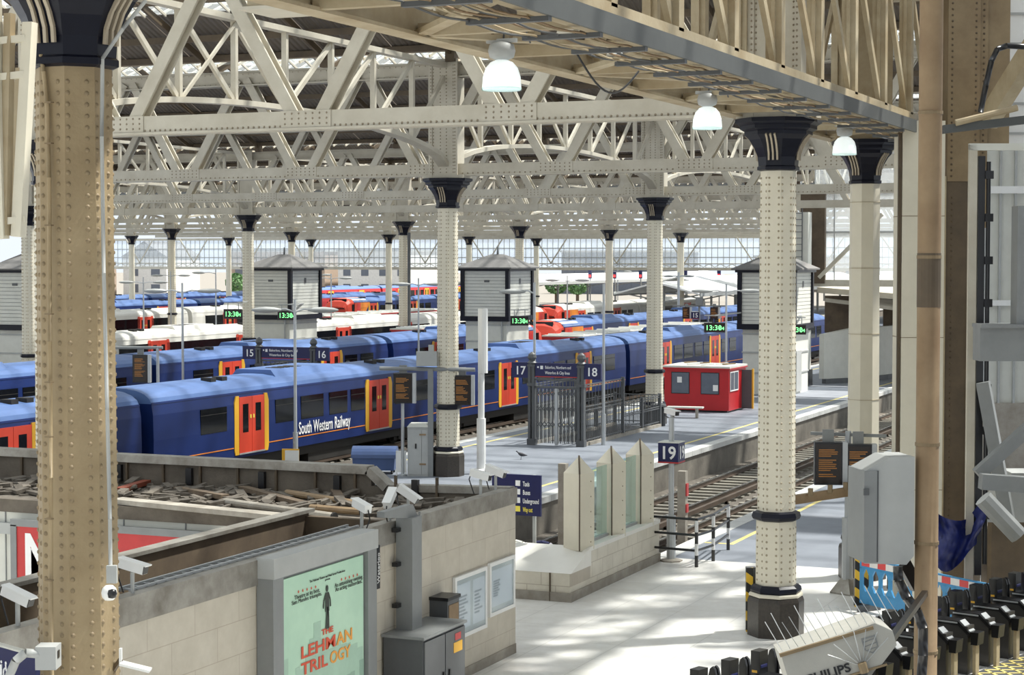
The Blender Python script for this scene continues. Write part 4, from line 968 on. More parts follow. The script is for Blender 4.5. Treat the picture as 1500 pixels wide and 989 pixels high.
# T post with two screens on platform 17
p = onZ(631, 698, 0); t = thing('screen_gantry', 'grey T shaped gantry post with a junction box on top', 'post', p, fc)
zt = onX(631, 540, p.x).z
MB().box(-.08, .08, -.08, .08, 0, zt).build('post', MIDGREY, t); MB().cyl((-1.55, 0, zt), (1.35, 0, zt-.03), .06, 8).build('cross_arm', MIDGREY, t)
MB().box(-.42, .2, -.15, .15, zt+.08, zt+.52).build('junction_box', GREY, t); MB().box(-.06, .1, -.06, .06, zt+.5, zt+.72).build('box_neck', GREY, t)
dg_ = depth((p.x, p.y, 3)); screen(590, 547, 0, 28, 44, fc, 'left of two departure screens on the platform gantry', dist=dg_); screen(677, 550, 0, 26, 44, fc, 'right of two departure screens on the platform gantry', dist=dg_)
pl_ = onX(231, 515, -41); t = thing('screen_gantry', 'slim post with a short arm right of the foreground column', 'post', (pl_.x, pl_.y, 0), fc); MB().cyl((0,0,0), (0,0,pl_.z+.2), .06, 8).build('post', GALV, t); MB().cyl((-2.2,0,pl_.z+.15), (.2,0,pl_.z+.15), .06, 8).build('cross_arm', MIDGREY, t)
screen(205, 520, 0, 22, 40, fc, 'departure screen just right of the foreground column', dist=depth(pl_))
p = onZ(590, 697, 0); t = thing('thin_post', 'thin white post below the left gantry screen', 'post', p); MB().cyl((0,0,0), (0,0,onX(590, 590, p.x).z), .05, 10).build('tube', GALV, t); MB().lathe([(.12, 0), (.12, .04), (.06, .06)], 10).build('foot', GALV, t)
A = onZ(597, 698, 0); B = onZ(629, 698, 0)
t = thing('equipment_cabinet', 'tall pale grey equipment cabinet with a sloped lid', 'cabinet', (A.x, A.y, 0), fc)
W = (B-A).length; H = onX(612, 626, A.x+.3).z
MB().box(0, W, 0, .55, 0, H).build('body', GREY, t); MB().prism([(-.02, H), (W+.02, H), (W-.08, H+.1), (.06, H+.1)], 'y', -.03, .58).build('lid', OFFWHITE, t)
d = MB().box(.03, W*.64, -.02, 0, .06, H-.08).build('door', GREY, t); MB().box(W*.35, W*.42, -.05, -.02, .85, 1.0).build('handle', BLACK, d); MB().box(W*.66, W*.97, -.02, 0, .06, H-.08).build('side_door', GREY, t)
for z in (.35, 1.25): MB().box(W*.55, W*.85, -.04, -.02, z, z+.05).build('hinge', RUSTPOLE, t)
A = onZ(516, 695, 0); B = onZ(575, 697, 0)
t = thing('wheeled_bin', 'blue barrel-lidded wheeled bin beside the cabinet', 'bin', (A.x, A.y, 0), fc); W = (B-A).length
MB().prism([(0.03, .12), (W-.03, .12), (W, .5), (0, .5)], 'y', 0, .8).build('tub', BINB, t)
MB().prism([(.82+.45*cos(x)-.42, .5+.34*sin(x)) for x in [i*pi/10 for i in range(11)]], 'x', -.03, W+.03).build('barrel_lid', BINB, t)
for x in (.1, W-.1):
    for y in (.1, .7): MB().cyl((x-.03, y, .07), (x+.03, y, .07), .07, 10).build('wheel', BLACK, t)
A = onZ(580, 697, 0); t = thing('white_barrier_frame', 'small white barrier frame between the bin and the thin post', 'barrier', A, fc)
MB().box(0, .04, 0, .04, 0, .75).box(.28, .32, 0, .04, 0, .75).box(0, .32, 0, .04, .7, .76).box(.04, .28, .01, .03, .1, .7).build('frame', WHITE, t)
p = onZ(429, 686, 0); t = thing('notice_stand', 'yellow edged white notice fixed to the lamp post foot', 'notice', (p.x, p.y-.15, .0), fc)
MB().box(-.27, .27, 0, .05, .02, .62).build('yellow_edge', YEL, t); MB().box(-.17, .27, -.01, 0, .06, .58).build('white_sheet', WHITE, t); MB().prism([(-.1, .12), (-.02, .22), (.05, .16), (.12, .24), (.2, .12)], 'y', -.014, -.01).build('printed_picture', BINB, t)
p = onZ(764, 673, 0); t = thing('pigeon', 'small dark pigeon walking on the platform', 'pigeon', p, radians(200))
b = MB(); rings = []
for x, r_, z in ((-.19, .008, .13), (-.12, .03, .14), (-.04, .06, .155), (.04, .062, .17), (.10, .04, .20), (.125, .026, .235), (.15, .028, .26), (.175, .018, .262), (.19, .006, .255)):
    rings.append([(x, r_*cos(a)*.85, z+r_*sin(a)) for a in [i*pi/4 for i in range(8)]])
b.loft(rings); 
for s in (-.025, .025): b.cyl((.02, s, 0), (.01, s, .12), .006, 5).box(.0, .05, s-.012, s+.012, 0, .006)
b.build('body', mat('pigeon_grey', (.05, .05, .06), .6), t, True)
# ================================================================ RED BOOTHS, BENCH
def booth(X0, X1, Y0, Y1, H, label, detail=True):
    t = thing('red_booth', label, 'booth', (X0, Y0, 0)); W = X1-X0; D = Y1-Y0
    MB().box(0, W, 0, D, .08, H-.08).build('walls', BOOTH, t); MB().box(.1, W-.1, .1, D-.1, 0, .08).build('base', BLACK, t)
    rf = MB().box(-.06, W+.06, -.06, D+.06, H-.08, H).build('roof', OFFWHITE, t); MB().box(-.07, W+.07, -.07, D+.07, H-.14, H-.08).build('roof_edge', BOOTH, rf)
    rng = random.Random(3)
    for q in range(7 if detail else 12):
        x = rng.uniform(.3, W-.6); y = (rng.uniform(.2, D-.5) if detail else .5+q*(D-1)/12)
        if detail: MB().beam((x, y, H+.04), (x+.5, y+.25, H+.07), .16, .05).build('roof_batten', RUSTPOLE if q % 2 else WHITE, rf)
        else: MB().box(.1, W-.1, y, y+.12, H, H+.08).build('roof_batten', WHITE, rf)
    if detail:
        for q, x in enumerate((.35, 1.68)):
            wn = MB().box(x, x+.76, -.02, .01, .80, 1.68).build('window', FARD, t); MB().box(x-.03, x+.79, -.015, .0, .77, 1.71).build('window_rim', BLACK, wn)
            MB().box(x+(.24 if q == 0 else .52), x+(.45 if q == 0 else .74), -.026, -.02, (1.25 if q == 0 else .92), (1.5 if q == 0 else 1.18)).build('paper', WHITE, wn)
        wn = MB().box(W-.01, W+.02, .15, 1.35, .95, 1.70).build('side_window', FARD, t); MB().box(W+.02, W+.03, .12, 1.38, .9, .95).box(W+.02, W+.03, .12, 1.38, 1.7, 1.75).box(W+.02, W+.03, .12, .17, .95, 1.7).box(W+.02, W+.03, 1.33, 1.38, .95, 1.7).box(W+.02, W+.03, .72, .75, .95, 1.7).build('window_frame', WHITE, wn)
        dr = MB().box(W, W+.5, D-.62, D-.56, .05, 1.75).build('open_door', DKGREY, t); MB().box(W+.46, W+.53, D-.64, D-.54, .05, 1.8).build('door_edge', YEL, dr)
booth(-25.75, -22.85, 77.4, 80.0, 1.98, 'red booth with windows and a cluttered white roof on the platform')
booth(-40.6, -38.2, 100, 125, 2.2, 'long red hut with pale slatted roof behind the nearest train', False)
booth(-53.4, -51.9, 106, 114, 2.2, 'low red hut right of the downpipe column', False)
booth(-72.5, -70, 125, 150, 2.2, 'long red roof right of the left boarded tower', False)
p = onZ(978, 612, 0); t = thing('bench', 'small weathered bench in front of the red booth', 'bench', p, radians(8))
MB().box(-.05, 1.45, 0, .42, .40, .46).build('seat', OFFWHITE, t)
for x in (.15, 1.15): MB().box(x, x+.08, .05, .37, 0, .40).build('leg', CONC, t)
p = onZ(958, 622, 0); t = thing('litter_bin', 'black round bin at the end of the railings', 'bin', (p.x+.35, p.y-.5, 0)); MB().lathe([(.28, 0), (.30, .75), (.26, .8)], 14).build('drum', BLACK, t); MB().lathe([(.32, .78), (.3, .86), (.1, .9)], 14).build('lid', DKGREY, t)
# ================================================================ GATE ENCLOSURES OF THE SUBWAY STAIRS
def gate_house(X0, Y0, W, L_, label, nl, nr, full=True):
    t = thing('subway_gate', label, 'gate', (X0, Y0, 0), 0, 'iron gateways of the subway stairs')
    for x in (0, W):
        po_ = MB().box(x-.12, x-.03, -.1, .1, 0, 2.85).box(x+.03, x+.12, -.1, .1, 0, 2.85).box(x-.15, x+.15, -.13, .13, 0, .22).box(x-.15, x+.15, -.13, .13, 2.1, 2.2).box(x-.14, x+.14, -.12, .12, 2.78, 2.86).build('gate_post', DKGREY, t)
        MB().lathe([(.12, 2.85), (.18, 2.92), (.10, 3.0), (.16, 3.1), (.13, 3.22), (.03, 3.3)], 10, (x, 0)).build('finial', DKGREY, po_)
    bd = MB().box(.14, W-.14, -.06, .06, 2.42, 2.92).build('sign_board', SIGN, t); MB().box(.14, W-.14, -.065, .065, 2.42, 2.45).build('red_line', SIGNRED, bd)
    text('sign_lettering', 'Bakerloo, Northern and', .15, TXT, bd, (.52, -.07, 2.72), 0, 'LEFT', .001, fit=W*.52); text('sign_lettering', 'Waterloo & City lines', .15, TXT, bd, (.52, -.07, 2.53), 0, 'LEFT', .001, fit=W*.50)
    MB().box(.22, .28, -.07, -.06, 2.74, 2.8).build('pictogram', TXT, bd); MB().box(.34, .44, -.07, -.06, 2.70, 2.82).build('pictogram', TXT, bd)
    for x, n in ((-.42, nl), (W+.42, nr)):
        nb_ = MB().box(x-.34, x+.34, -.08, .02, 2.38, 2.93).build('number_board', SIGN, t); text('number', n, .42, TXT, nb_, (x, -.09, 2.5), 0, 'CENTER', .006)
    MB().box(0, W, -.05, .05, 2.02, 2.1).box(0, W, -.04, .04, 2.30, 2.36).build('lintel', DKGREY, t)
    for q in range(12): MB().box(.12+q*(W-.24)/11-.012, .12+q*(W-.24)/11+.012, -.012, .012, 2.1, 2.3).build('baluster', DKGREY, t)
    n = 20
    for q in range(n+1):
        x = .2+q*(W-.4)/n; MB().box(x-.014, x+.014, -.02, .02, .08, 2.0).build('gate_bar', GREY if q % 2 else DKGREY, t)
    for q in range(10):
        x = .2+q*(W-.4)/10; dx = (W-.4)/10
        for z in (1.75, 1.2, .65): MB().beam((x, -.03, z), (x+dx, -.03, z+.2), .015, .025).beam((x, -.035, z+.2), (x+dx, -.035, z), .015, .025).build('lattice_strap', DKGREY, t)
    MB().box(W/2-.05, W/2+.05, -.05, .05, .02, 2.02).build('middle_post', GALV, t)
    for x in (0, W):
        MB().box(x-.08, x+.08, .1, L_, 0, .12).build('kerb', CONC, t)
        hi = L_*.5
        for (a, c, h) in ((.1, hi, 2.15), (hi, L_, 1.25)):
            for z in (.2, h*.58, h*.64, h-.08, h): MB().box(x-.02, x+.02, a, c, z-.018, z+.018).build('fence_rail', DKGREY, t)
            n = int((c-a)/.16)
            for q in range(n): MB().box(x-.011, x+.011, a+q*.16, a+q*.16+.022, .12, h if q % 2 == 0 else h*.64).build('fence_bar', DKGREY, t)
            for yy in (c,) + (((a+c)/2,) if h < 2 else ()): MB().box(x-.06, x+.06, yy-.06, yy+.06, 0, h+.06).build('fence_post', DKGREY, t)
    for z in (.2, .8, 1.25): MB().box(0, W, L_-.02, L_+.02, z-.018, z+.018).build('fence_rail', DKGREY, t)
    for q in range(12): MB().box(q*W/12-.011, q*W/12+.011, L_-.011, L_+.011, .1, 1.25).build('fence_bar', DKGREY, t)
    MB().box(.1, W-.1, 1.5, L_-.2, .003, .02).build('stair_opening', BLACK, t)
gate_house(-25.35, 61.4, 1.87, 8.6, 'near iron gateway with side railings left of the red booth', '17', '18')
g15 = onX(368, 545, -40.0); gate_house(-40.6, 68.3, 2.6, 6.0, 'farther iron gateway rising over the roof of the nearest train', '15', '16')
# small 15 sign with screens at right
p = onX(1018, 462, -40.4); t = thing('platform_sign_post', 'small navy number 15 sign on a distant post', 'sign', (p.x, p.y, 0), fc); MB().cyl((.3,0,0), (.3,0,p.z+1.0), .07, 8).build('pole', MIDGREY, t); sign_box(p, .55, .5, p.z-.25, t, '15')
MB().box(.05, .55, -.2, .2, p.z+.7, p.z+1.3).build('junction_box', MIDGREY, t); MB().box(-1.6, 2.2, -.05, .05, p.z+.62, p.z+.72).build('cross_arm', MIDGREY, t)
dg_ = depth(p)-.1; screen(1005, 450, 0, 11, 17, 0, 'small dark departure screen left of the small 15 sign', dist=dg_); screen(1046, 450, 0, 12, 17, 0, 'small dark departure screen right of the small 15 sign', dist=dg_)
# ================================================================ END SCREENS
def glazed_screen(name, label, x0, x1, Y, z0, z1, pitch, rails, pane_parts, sill=.35):
    t = struct(name, label, (x0, Y, z0)); W = x1-x0; H = z1-z0
    MB().box(0, W, -.2, .2, -sill, 0).build('sill_beam', CREAM, t); MB().box(0, W, -.15, .15, H-.3, H).build('head_beam', CREAM, t)
    mu = MB(); n = int(W/pitch)
    for q in range(n+1): mu.box(q*pitch-.025, q*pitch+.025, -.05, .05, 0, H)
    for f in rails: mu.box(0, W, -.06, .06, H*f-.05, H*f+.05)
    mu.build('glazing_bars', GREY, t, kind='stuff')
    if pane_parts:
        zs = [0]+[H*f for f in rails]+[H]
        for q in range(n):
            for za_, zb_ in zip(zs, zs[1:]): MB().box(q*pitch+.04, (q+1)*pitch-.04, -.01, .01, za_+.05, zb_-.05).build('pane', SCREENG, t)
    else: MB().box(0, W, -.01, .01, 0, H).build('glass', SCREENG, t)
    return t
es = glazed_screen('window_1', 'long glazed end screen hanging over the far platform ends', -150, -24, 213, 5.55, 9.3, .72, (.12, .32, .62), False)
lat = MB()
for q in range(90):
    x = q*1.4; lat.beam((x, -.25, .05), (x+.7, -.25, .42), .05, .06).beam((x+.7, -.25, .42), (x+1.4, -.25, .05), .05, .06)
lat.box(0, 126, -.3, -.2, .42, .5); lat.build('sill_lattice', CREAM, es, kind='stuff')
br_ = MB()
for q in range(15): br_.beam((3+q*8.5, -.4, 3.7), (5.2+q*8.5, -.4, .5), .12, .14).beam((7.4+q*8.5, -.4, 3.7), (5.2+q*8.5, -.4, .5), .12, .14)
br_.build('wind_braces', CREAM, es, kind='stuff')
GY = 97.0
gs = glazed_screen('window_2', 'tall glazed gable screen behind the second concourse column', -24.0, -7.6, GY, 5.5, 12.4, 1.05, (.36, .66), True)
for q in range(3):
    MB().beam((.3+q*4.8, -.25, .1), (3.6+q*4.8, -.25, 3.4), .16, .2).build('diagonal_brace', CREAM, gs)
MB().box(-.7, .6, -.3, .0, -.2, 4.6).build('dark_panel', KDARK, gs)
bc = thing('banded_column', 'square pale column with black bands and a ladder at the end screen', 'column', (-24.3, 95.6, 0))
MB().box(-.38, .38, -.38, .38, .85, 9).build('shaft', OFFWHITE, bc); MB().box(-.46, .46, -.46, .46, 0, .85).build('plinth', BLACK, bc)
for z in (2.9, 5.0): MB().box(-.42, .42, -.42, .42, z, z+.22).build('black_band', NAVY, bc)
for x in (-.5, .1): MB().cyl((x, -.5, 4.9), (x, -.5, 9.2), .03, 6).build('ladder_stile', DKGREY, bc)
for q in range(13): MB().cyl((-.5, -.5, 5.1+q*.32), (.1, -.5, 5.1+q*.32), .02, 6).build('ladder_rung', DKGREY, bc)
cw = thing('curved_wall', 'low curved cream wall beneath the dark canopy at the platform end', 'wall', (-23.6, 97.5, 0))
pts = [(0, 0), (1.2, 2.0), (2.2, 5), (2.9, 9), (3.2, 14)]
b = MB(); b2 = MB()
for (a, c), (d, e) in zip(pts, pts[1:]):
    b.add([(a,c,.25),(d,e,.25),(d,e,2.9),(a,c,2.6 if a == 0 else 2.9),(a-.3,c+.2,.25),(d-.3,e+.2,.25),(d-.3,e+.2,2.9),(a-.3,c+.2,2.6 if a == 0 else 2.9)], [(0,1,2,3),(7,6,5,4),(3,2,6,7),(0,3,7,4)]); b2.beam((a+.02,c,.12), (d+.02,e,.12), .3, .25)
b.build('wall_face', OFFWHITE, cw); b2.build('plinth', DKGREY, cw)
cn_ = thing('dark_canopy', 'dark timber canopy sloping down behind the second concourse column', 'canopy', (-24, 97.6, 0))
MB().add([(0,0,5.1),(12,0,4.2),(12,14,4.2),(0,14,5.1),(0,0,4.8),(12,0,3.9),(12,14,3.9),(0,14,4.8)], [(0,1,2,3),(7,6,5,4),(0,4,5,1),(1,5,6,2),(2,6,7,3),(3,7,4,0)]).build('sloping_beam', CREAM, cn_)
MB().box(-.2, 1.6, 2.5, 2.8, 2.6, 4.6).build('shop_panel', KDARK, cn_); MB().box(1.6, 4.5, 9, 9.3, 2.6, 4.4).build('shop_panel', KDARK, cn_)
for q in range(6): MB().beam((.2, 1+q*2, 4.4), (3.8, 1+q*2, 4.0), .15, .2).build('canopy_rafter', CREAM, cn_)
p = onZ(1238, 552, 0); t = thing('chair', 'black rounded chair back at the curved wall', 'chair', (p.x, p.y, 0)); MB().prism([(-.3, 0), (.3, 0), (.3, .9), (.2, 1.1), (-.2, 1.1), (-.3, .9)], 'y', 0, .15).build('back', BLACK, t); MB().box(-.3, .3, -.4, 0, .35, .45).build('seat_pad', BLACK, t)
# ================================================================ RIGHT SIDE: PIER, STANCHIONS, POLE
def P(px, d): q = onD(px, 379, d); return Vector((q.x, q.y, 0))
FR = YAW     # face the camera
t = thing('pier', 'broad smooth cream pier behind the stained pole', 'pier', P(1352, 35.5), FR)
MB().box(-.40, .40, 0, .8, 0, 9.2).build('shaft', CREAM2, t)
for z in (2.2, 5.1, 7.4): MB().box(-.405, .405, -.004, .8, z, z+.012).build('joint', BROWN, t)
MB().box(-.47, -.41, .02, .1, 1.0, 9.0).build('black_cable_strip', DKBROWN, t)
t = thing('drain_pole', 'tall stained buff pole in the right foreground', 'pole', P(1361, 17), FR)
MB().cyl((0,0,0), (0,0,13), .105, 20).build('tube', RUSTPOLE, t, True)
for z in (3.0, 4.0, 4.9, 6.6, 7.9): MB().cyl((0,0,z), (0,0,z+.03), .112, 20).build('strap', BROWN, t)
MB().cyl((0,0,6.16), (0,0,6.65), .108, 20).build('patch_sleeve', DKBROWN, t)
q0 = onD(1268, 672, 16.9); q1 = onD(1343, 672, 16.9); zb = onD(1300, 830, 16.9).z; zt = onD(1300, 690, 16.9).z
t = thing('junction_cabinet', 'grey metal junction cabinet strapped to the stained pole', 'cabinet', (q0.x, q0.y, zb), FR+radians(8)); W = (q1-q0).length
H = zt-zb
MB().prism([(0, .02), (W*.85, 0), (W, .08), (W, H), (0, H)], 'y', 0, .42).build('body', GREY, t); MB().prism([(0, H), (W, H), (W, H+.12), (W*.5, H+.12)], 'y', .0, .42).build('top_cap', GREY, t)
MB().box(-.02, .10, -.03, .43, 0.03, H).build('door_edge', MIDGREY, t); MB().box(.10, .12, -.01, 0, .03, H).build('seam', DKGREY, t)
MB().box(-.03, .02, -.05, -.03, H*.75, H*.82).build('hinge', DKGREY, t); MB().beam((W*.95, .2, -.02), (W+.12, .25, -.25), .06, .12).build('bracket', BLACK, t)
c_ = thing('black_cable', 'thick black cable curling from the junction cabinet to the pole', 'cable', onD(1315, 832, 16.85))
base = onD(1315, 832, 16.85); pts = [onD(x, y, 16.85)-base for x, y in ((1315, 830), (1316, 850), (1328, 875), (1343, 895), (1352, 920), (1352, 960), (1350, 990))]
MB().path(pts, .045, 8).build('sheath', BLACK, c_, True)
# floodlight with bird spikes
f0 = onD(1148, 978, 12.8); f1 = onD(1306, 930, 12.8)
t = thing('floodlight', 'tilted pale floodlight housing with bird spikes in the lower right', 'floodlight', (f0+f1)/2, FR)
d = (f1-f0); L_ = d.length; R3 = Matrix.Rotation(-math.asin(min(1, d.z/L_)), 4, 'Y')
def fl_add(mb, name, m, parent, smooth=False):
    mb.v = [tuple(R3 @ Vector(p)) for p in mb.v]; return mb.build(name, m, parent, smooth)
h = L_/2
prof = [(-h, -.12), (-h+.03, -.16), (h-.15, -.16), (h, -.05), (h, .05), (h-.1, .135), (-h, .10)]
hb = fl_add(MB().prism(prof, 'y', -.10, .30), 'housing', mat('floodlight_shell', (.42, .41, .37), .5, bump=.1), t)
fl_add(MB().box(-h-.01, h-.12, -.115, -.085, .10, .122), 'top_ridge', BROWN, hb)
fl_add(MB().box(-h+.02, h-.1, -.108, -.10, -.165, -.15), 'lower_seam', BROWN, hb)
for q in range(16):
    x = -h+.02+q*.055; fl_add(MB().cyl((x, -.05, .12), (x-.06, -.10, .36+.05*sin(q*2)), .0028, 4), 'bird_spike', GALV, t)
for q in range(7):
    a = radians(35+q*18); fl_add(MB().cyl((.12, -.11, -.12), (.12+.26*cos(a), -.16, -.12+.26*sin(a)), .003, 4), 'bird_spike', GALV, t)
tx = text('lettering', 'PHILIPS', .085, BLACK, t, (0,0,0), 0, 'LEFT', .002, fit=.30); tx.rotation_euler = (R3.to_3x3() @ Matrix.Rotation(pi/2, 3, 'X')).to_euler(); tx.location = R3 @ Vector((-h+.12, -.106, -.13))
em = MB(); 
for z in (-.03, .0, .03): em.prism([(h-.21, -.002+z), (h-.13, .004+z), (h-.13, .010+z), (h-.21, .004+z)], 'y', -.106, -.10)
em.prism([(h-.22, .05), (h-.12, .05), (h-.12, .06), (h-.22, .06)], 'y', -.106, -.10).prism([(h-.22, -.02), (h-.21, -.02), (h-.21, .05), (h-.22, .05)], 'y', -.106, -.1).prism([(h-.13, -.02), (h-.12, -.02), (h-.12, .05), (h-.13, .05)], 'y', -.106, -.1).prism([(h-.22, -.02), (h-.17, -.06), (h-.12, -.02), (h-.17, -.05)], 'y', -.106, -.1)
fl_add(em, 'shield_emblem', MIDGREY, t)
fl_add(MB().cyl((.12, -.13, -.16), (.12, -.13, -.09), .03, 10), 'spike_boss', BROWN, t)
pole = P(1361, 17); MB().beam(Vector((.2, .1, -.2)), t.matrix_basis.inverted() @ Vector((pole.x, pole.y, f0.z-.25)), .05, .05).build('mounting_arm', BLACK, t)
# brown stanchion
t = thing('brown_stanchion', 'riveted brown steel stanchion right of the stained pole', 'stanchion', P(1401, 36.5), FR)
MB().box(-.24, .24, 0, .6, 0, 8.1).build('lower_web', DKBROWN, t); MB().box(-.30, -.22, -.05, .6, 0, 8.2).box(.22, .34, -.05, .6, 0, 6.0).build('edge_flanges', BUFF, t)
MB().box(-.2, .42, -.02, .6, 8.1, 15).build('upper_plate', BROWN, t); MB().box(.42, .60, .1, .6, 7.2, 15).build('side_plate', BROWN, t); MB().box(.60, 1.05, .2, .7, 8.8, 15).build('outer_plate', BROWN, t)
b = MB()
for k in range(60):
    for x in (-.12, .34, .52): b.dome((x, -.02 if x < .4 else .1, 8.2+k*.115), (0,-1,0), .025, 5)
    b.dome((-.1, 0, 1+k*.115), (0,-1,0), .022, 5)
b.build('rivets', DKBROWN, t, kind='stuff')
def seg(name, label, cat, a, c, w_, h_, m, part='bar', cyl=False):
    A = onD(*a); C_ = onD(*c); t = thing(name, label, cat, A)
    (MB().cyl((0,0,0), C_-A, w_, 10) if cyl else MB().beam((0,0,0), C_-A, w_, h_)).build(part, m, t); return t
seg('raking_brace', 'buff raking brace rising to the upper right corner', 'brace', (1448, 175, 36), (1560, -4, 32.9), .25, .42, BUFF)
seg('grey_beam', 'grey beam running right from the end of the cable tray', 'beam', (1380, 190, 33), (1600, 164, 33.0), .3, .14, TRAYGREY)
seg('conduit_bar', 'thin buff conduit above the grey beam at right', 'pipe', (1400, 180, 32.8), (1490, 158, 32.8), .06, .06, BUFF, cyl=True)
t = thing('black_hose', 'black hose looping down the brown stanchion', 'hose', onD(1436, 165, 32.5)); bs_ = onD(1436, 165, 32.5)
MB().path([onD(x, y, 32.5)-bs_ for x, y in ((1436, 165), (1444, 125), (1452, 90), (1461, 72), (1475, 67), (1530, 70))], .05, 8).build('hose', BLACK, t, True)
t = thing('fabric_panel', 'pale grey ribbed panel in the upper right corner', 'panel', P(1500, 38), FR); MB().box(-.48, 2.2, 0, .1, 8.8, 15).build('sheet', CANOPY, t)
for q in range(9): MB().box(-.48, 2.2, -.03, 0, 9.1+q*.6, 9.15+q*.6).build('rib', GREY, t)
# right hand wall of white ribbed panels seen through the opening
t = struct('wall_right', 'white ribbed metal wall seen through the opening at the right', P(1435, 52)); t.rotation_euler = (0,0,FR)
for q in range(9): MB().box(.12+q*.42, .12+q*.42+.40, 0, .08, 2.6, 11).build('wall_panel', OFFWHITE, t); 
for q in range(9): MB().box(.12+q*.42-.03, .12+q*.42+.03, -.1, 0, 2.6, 11).build('rib', GREY, t)
MB().box(0, 4, -.15, 0, 8.4, 8.6).box(0, 4, -.12, 0, 5.3, 5.45).build('rail', WHITE, t); MB().box(0, 4, -.1, .3, 0, 2.6).build('dado', CONC, t)
t = thing('doorway', 'white door frame of thin steel at the right edge', 'frame', P(1422, 33), FR); MB().box(-.04, .1, 0, .1, 0, 8.6).build('jamb', CREAM, t); MB().box(-.04, 1.3, 0, .1, 8.5, 8.62).build('head', OFFWHITE, t)
MB().box(.12, .24, .0, .12, 1.0, 8.4).build('dark_gap', BLACK, t); MB().cyl((.30, 0, 1.2), (.30, 0, 8.3), .04, 8).build('downpipe', BLACK, t)  # black strip stands in for the dark gap beside the jamb
for q in range(9): MB().box(.24, .38, -.04, .06, 2.0+q*.75, 2.14+q*.75).build('clip', BLACK, t)
t = thing('grey_portal', 'grey boxed steel portal beam at the right edge', 'beam', P(1437, 32), FR); MB().box(.0, 2.1, 0, .5, 4.85, 5.42).build('box_beam', MIDGREY, t); MB().box(.0, 2.1, -.08, .58, 5.42, 5.48).build('flange', MIDGREY, t); MB().box(1.7, 2.1, .0, .5, 0, 4.85).build('portal_leg', MIDGREY, t); MB().box(1.7, 2.1, 0, .5, 5.48, 12.9).build('upper_leg', MIDGREY, t); MB().box(.62, .95, 0, .4, 5.45, 7.5).build('stub_post', MIDGREY, t)
for i, (a, c, w_, lb) in enumerate((((1440, 560, 33), (1478, 770, 33), .22, 'steep grey tubular strut at the right edge'), ((1432, 695, 32), (1600, 542, 32.0), .20, 'grey strut crossing up to the right edge'), ((1436, 705, 31.5), (1600, 717, 31.5), .26, 'level grey strut at the right edge'), ((1440, 730, 31), (1492, 785, 31), .16, 'short grey strut falling to the right edge'))):
    seg('steel_strut', lb, 'strut', a, c, w_, w_, MIDGREY, 'tube', i == 3)
t = thing('tarpaulin', 'crumpled dark blue tarpaulin tied beside the brown stanchion', 'tarpaulin', onD(1400, 780, 33))
b = MB(); n = 10; vs = []; fs = []
for j in range(7):
    for i in range(n):
        u = i/(n-1); v = j/6; px = 1368+u*72+6*sin(v*5); top = 748+30*u*(1-u)*2-(55*max(0, u-.65)) ; py = top+v*(68+10*sin(u*6)); vs.append(onD(px, py, 33+.25*sin(u*11+v*3)+.15*sin(v*9))-onD(1400, 780, 33))
for j in range(6):
    for i in range(n-1): fs.append((j*n+i, j*n+i+1, (j+1)*n+i+1, (j+1)*n+i))
b.add(vs, fs).build('sheet', TARP, t, True)
# ================================================================ BARRIER, COUNTERS, HAZARD GUARDS
A = onZ(1260, 892, 0); B = Vector((-5.0, 32.9, 0)); dv = B-A; rz = atan2(dv.y, dv.x); tot = dv.length
for q, lb in ((0, 'blue plastic barrier panel with red and white band, nearest the hazard striped guard'), (1, 'blue plastic barrier panel with red and white band, right of the stained pole')):
    t = thing('plastic_barrier', lb, 'barrier', A+dv*(q*.5), rz, 'blue plastic barriers'); W = tot/2-.04; H = .98
    MB().box(0, W, -.02, .02, H-.20, H).build('top_board', BBLUE, t); MB().box(0, W, -.02, .02, .12, .36).build('bottom_board', BBLUE, t)
    n = 6
    for k in range(n+1):
        x = k*(W-.08)/n; MB().box(x, x+.08, -.02, .02, .34, H-.18).build('upright', BBLUE, t)
        if k < n:
            for (sx, z, sg) in ((x+.08, H-.2, -1), (x+.08, .36, 1)):
                e = (W-.08)/n-.08; MB().prism([(sx, z), (sx+.07, z), (sx, z+sg*.12)], 'y', -.02, .02).prism([(sx+e, z), (sx+e-.07, z), (sx+e, z+sg*.12)], 'y', -.02, .02).build('corner_web', BBLUE, t)
    for k in range(7):
        x = .06+k*(W-.1)/7; MB().box(x, x+(W-.1)/7, -.024, .024, H-.15, H-.03).build('band', REDP if k % 2 == 0 else WHP, t)
    for x in (.25, W-.25): MB().box(x-.04, x+.04, -.25, .25, 0, .12).build('foot', DKGREY, t)
for q, (px, pt, pb, d, lb) in enumerate(((1098, 832, 872, 33.2, 'black and yellow striped guard left of the concourse column'), (1257, 802, 884, 35.6, 'black and yellow striped guard at the end of the blue barrier'), (1267, 806, 886, 35.9, 'second striped guard close behind the blue barrier end'))):
    p = onD(px, pb, d); t = thing('hazard_guard', lb, 'guard', (p.x, p.y, 0), FR, 'striped guards'); MB().box(-.06, .06, 0, .05, 0, onD(px, pt, d).z).build('striped_face', HAZ, t); MB().box(-.05, .12, .05, .2, 0, onD(px, pt, d).z).build('core', DKGREY, t)
t = thing('steel_counter', 'row of bronze steel counter panels behind the blue barrier', 'counter', P(1375, 37), FR+radians(-12))
for q in range(5): MB().box(q*.88, q*.88+.86, 0, .5, 0, 1.28-.1*(q > 2)).build('panel', STAIN, t); MB().box(q*.88, q*.88+.86, -.03, .5, 1.28-.1*(q > 2), 1.34-.1*(q > 2)).build('panel_lip', KTRIM, t)
MB().box(-.95, 0, .1, .5, 0, 1.1).build('end_panel', STAIN, t)
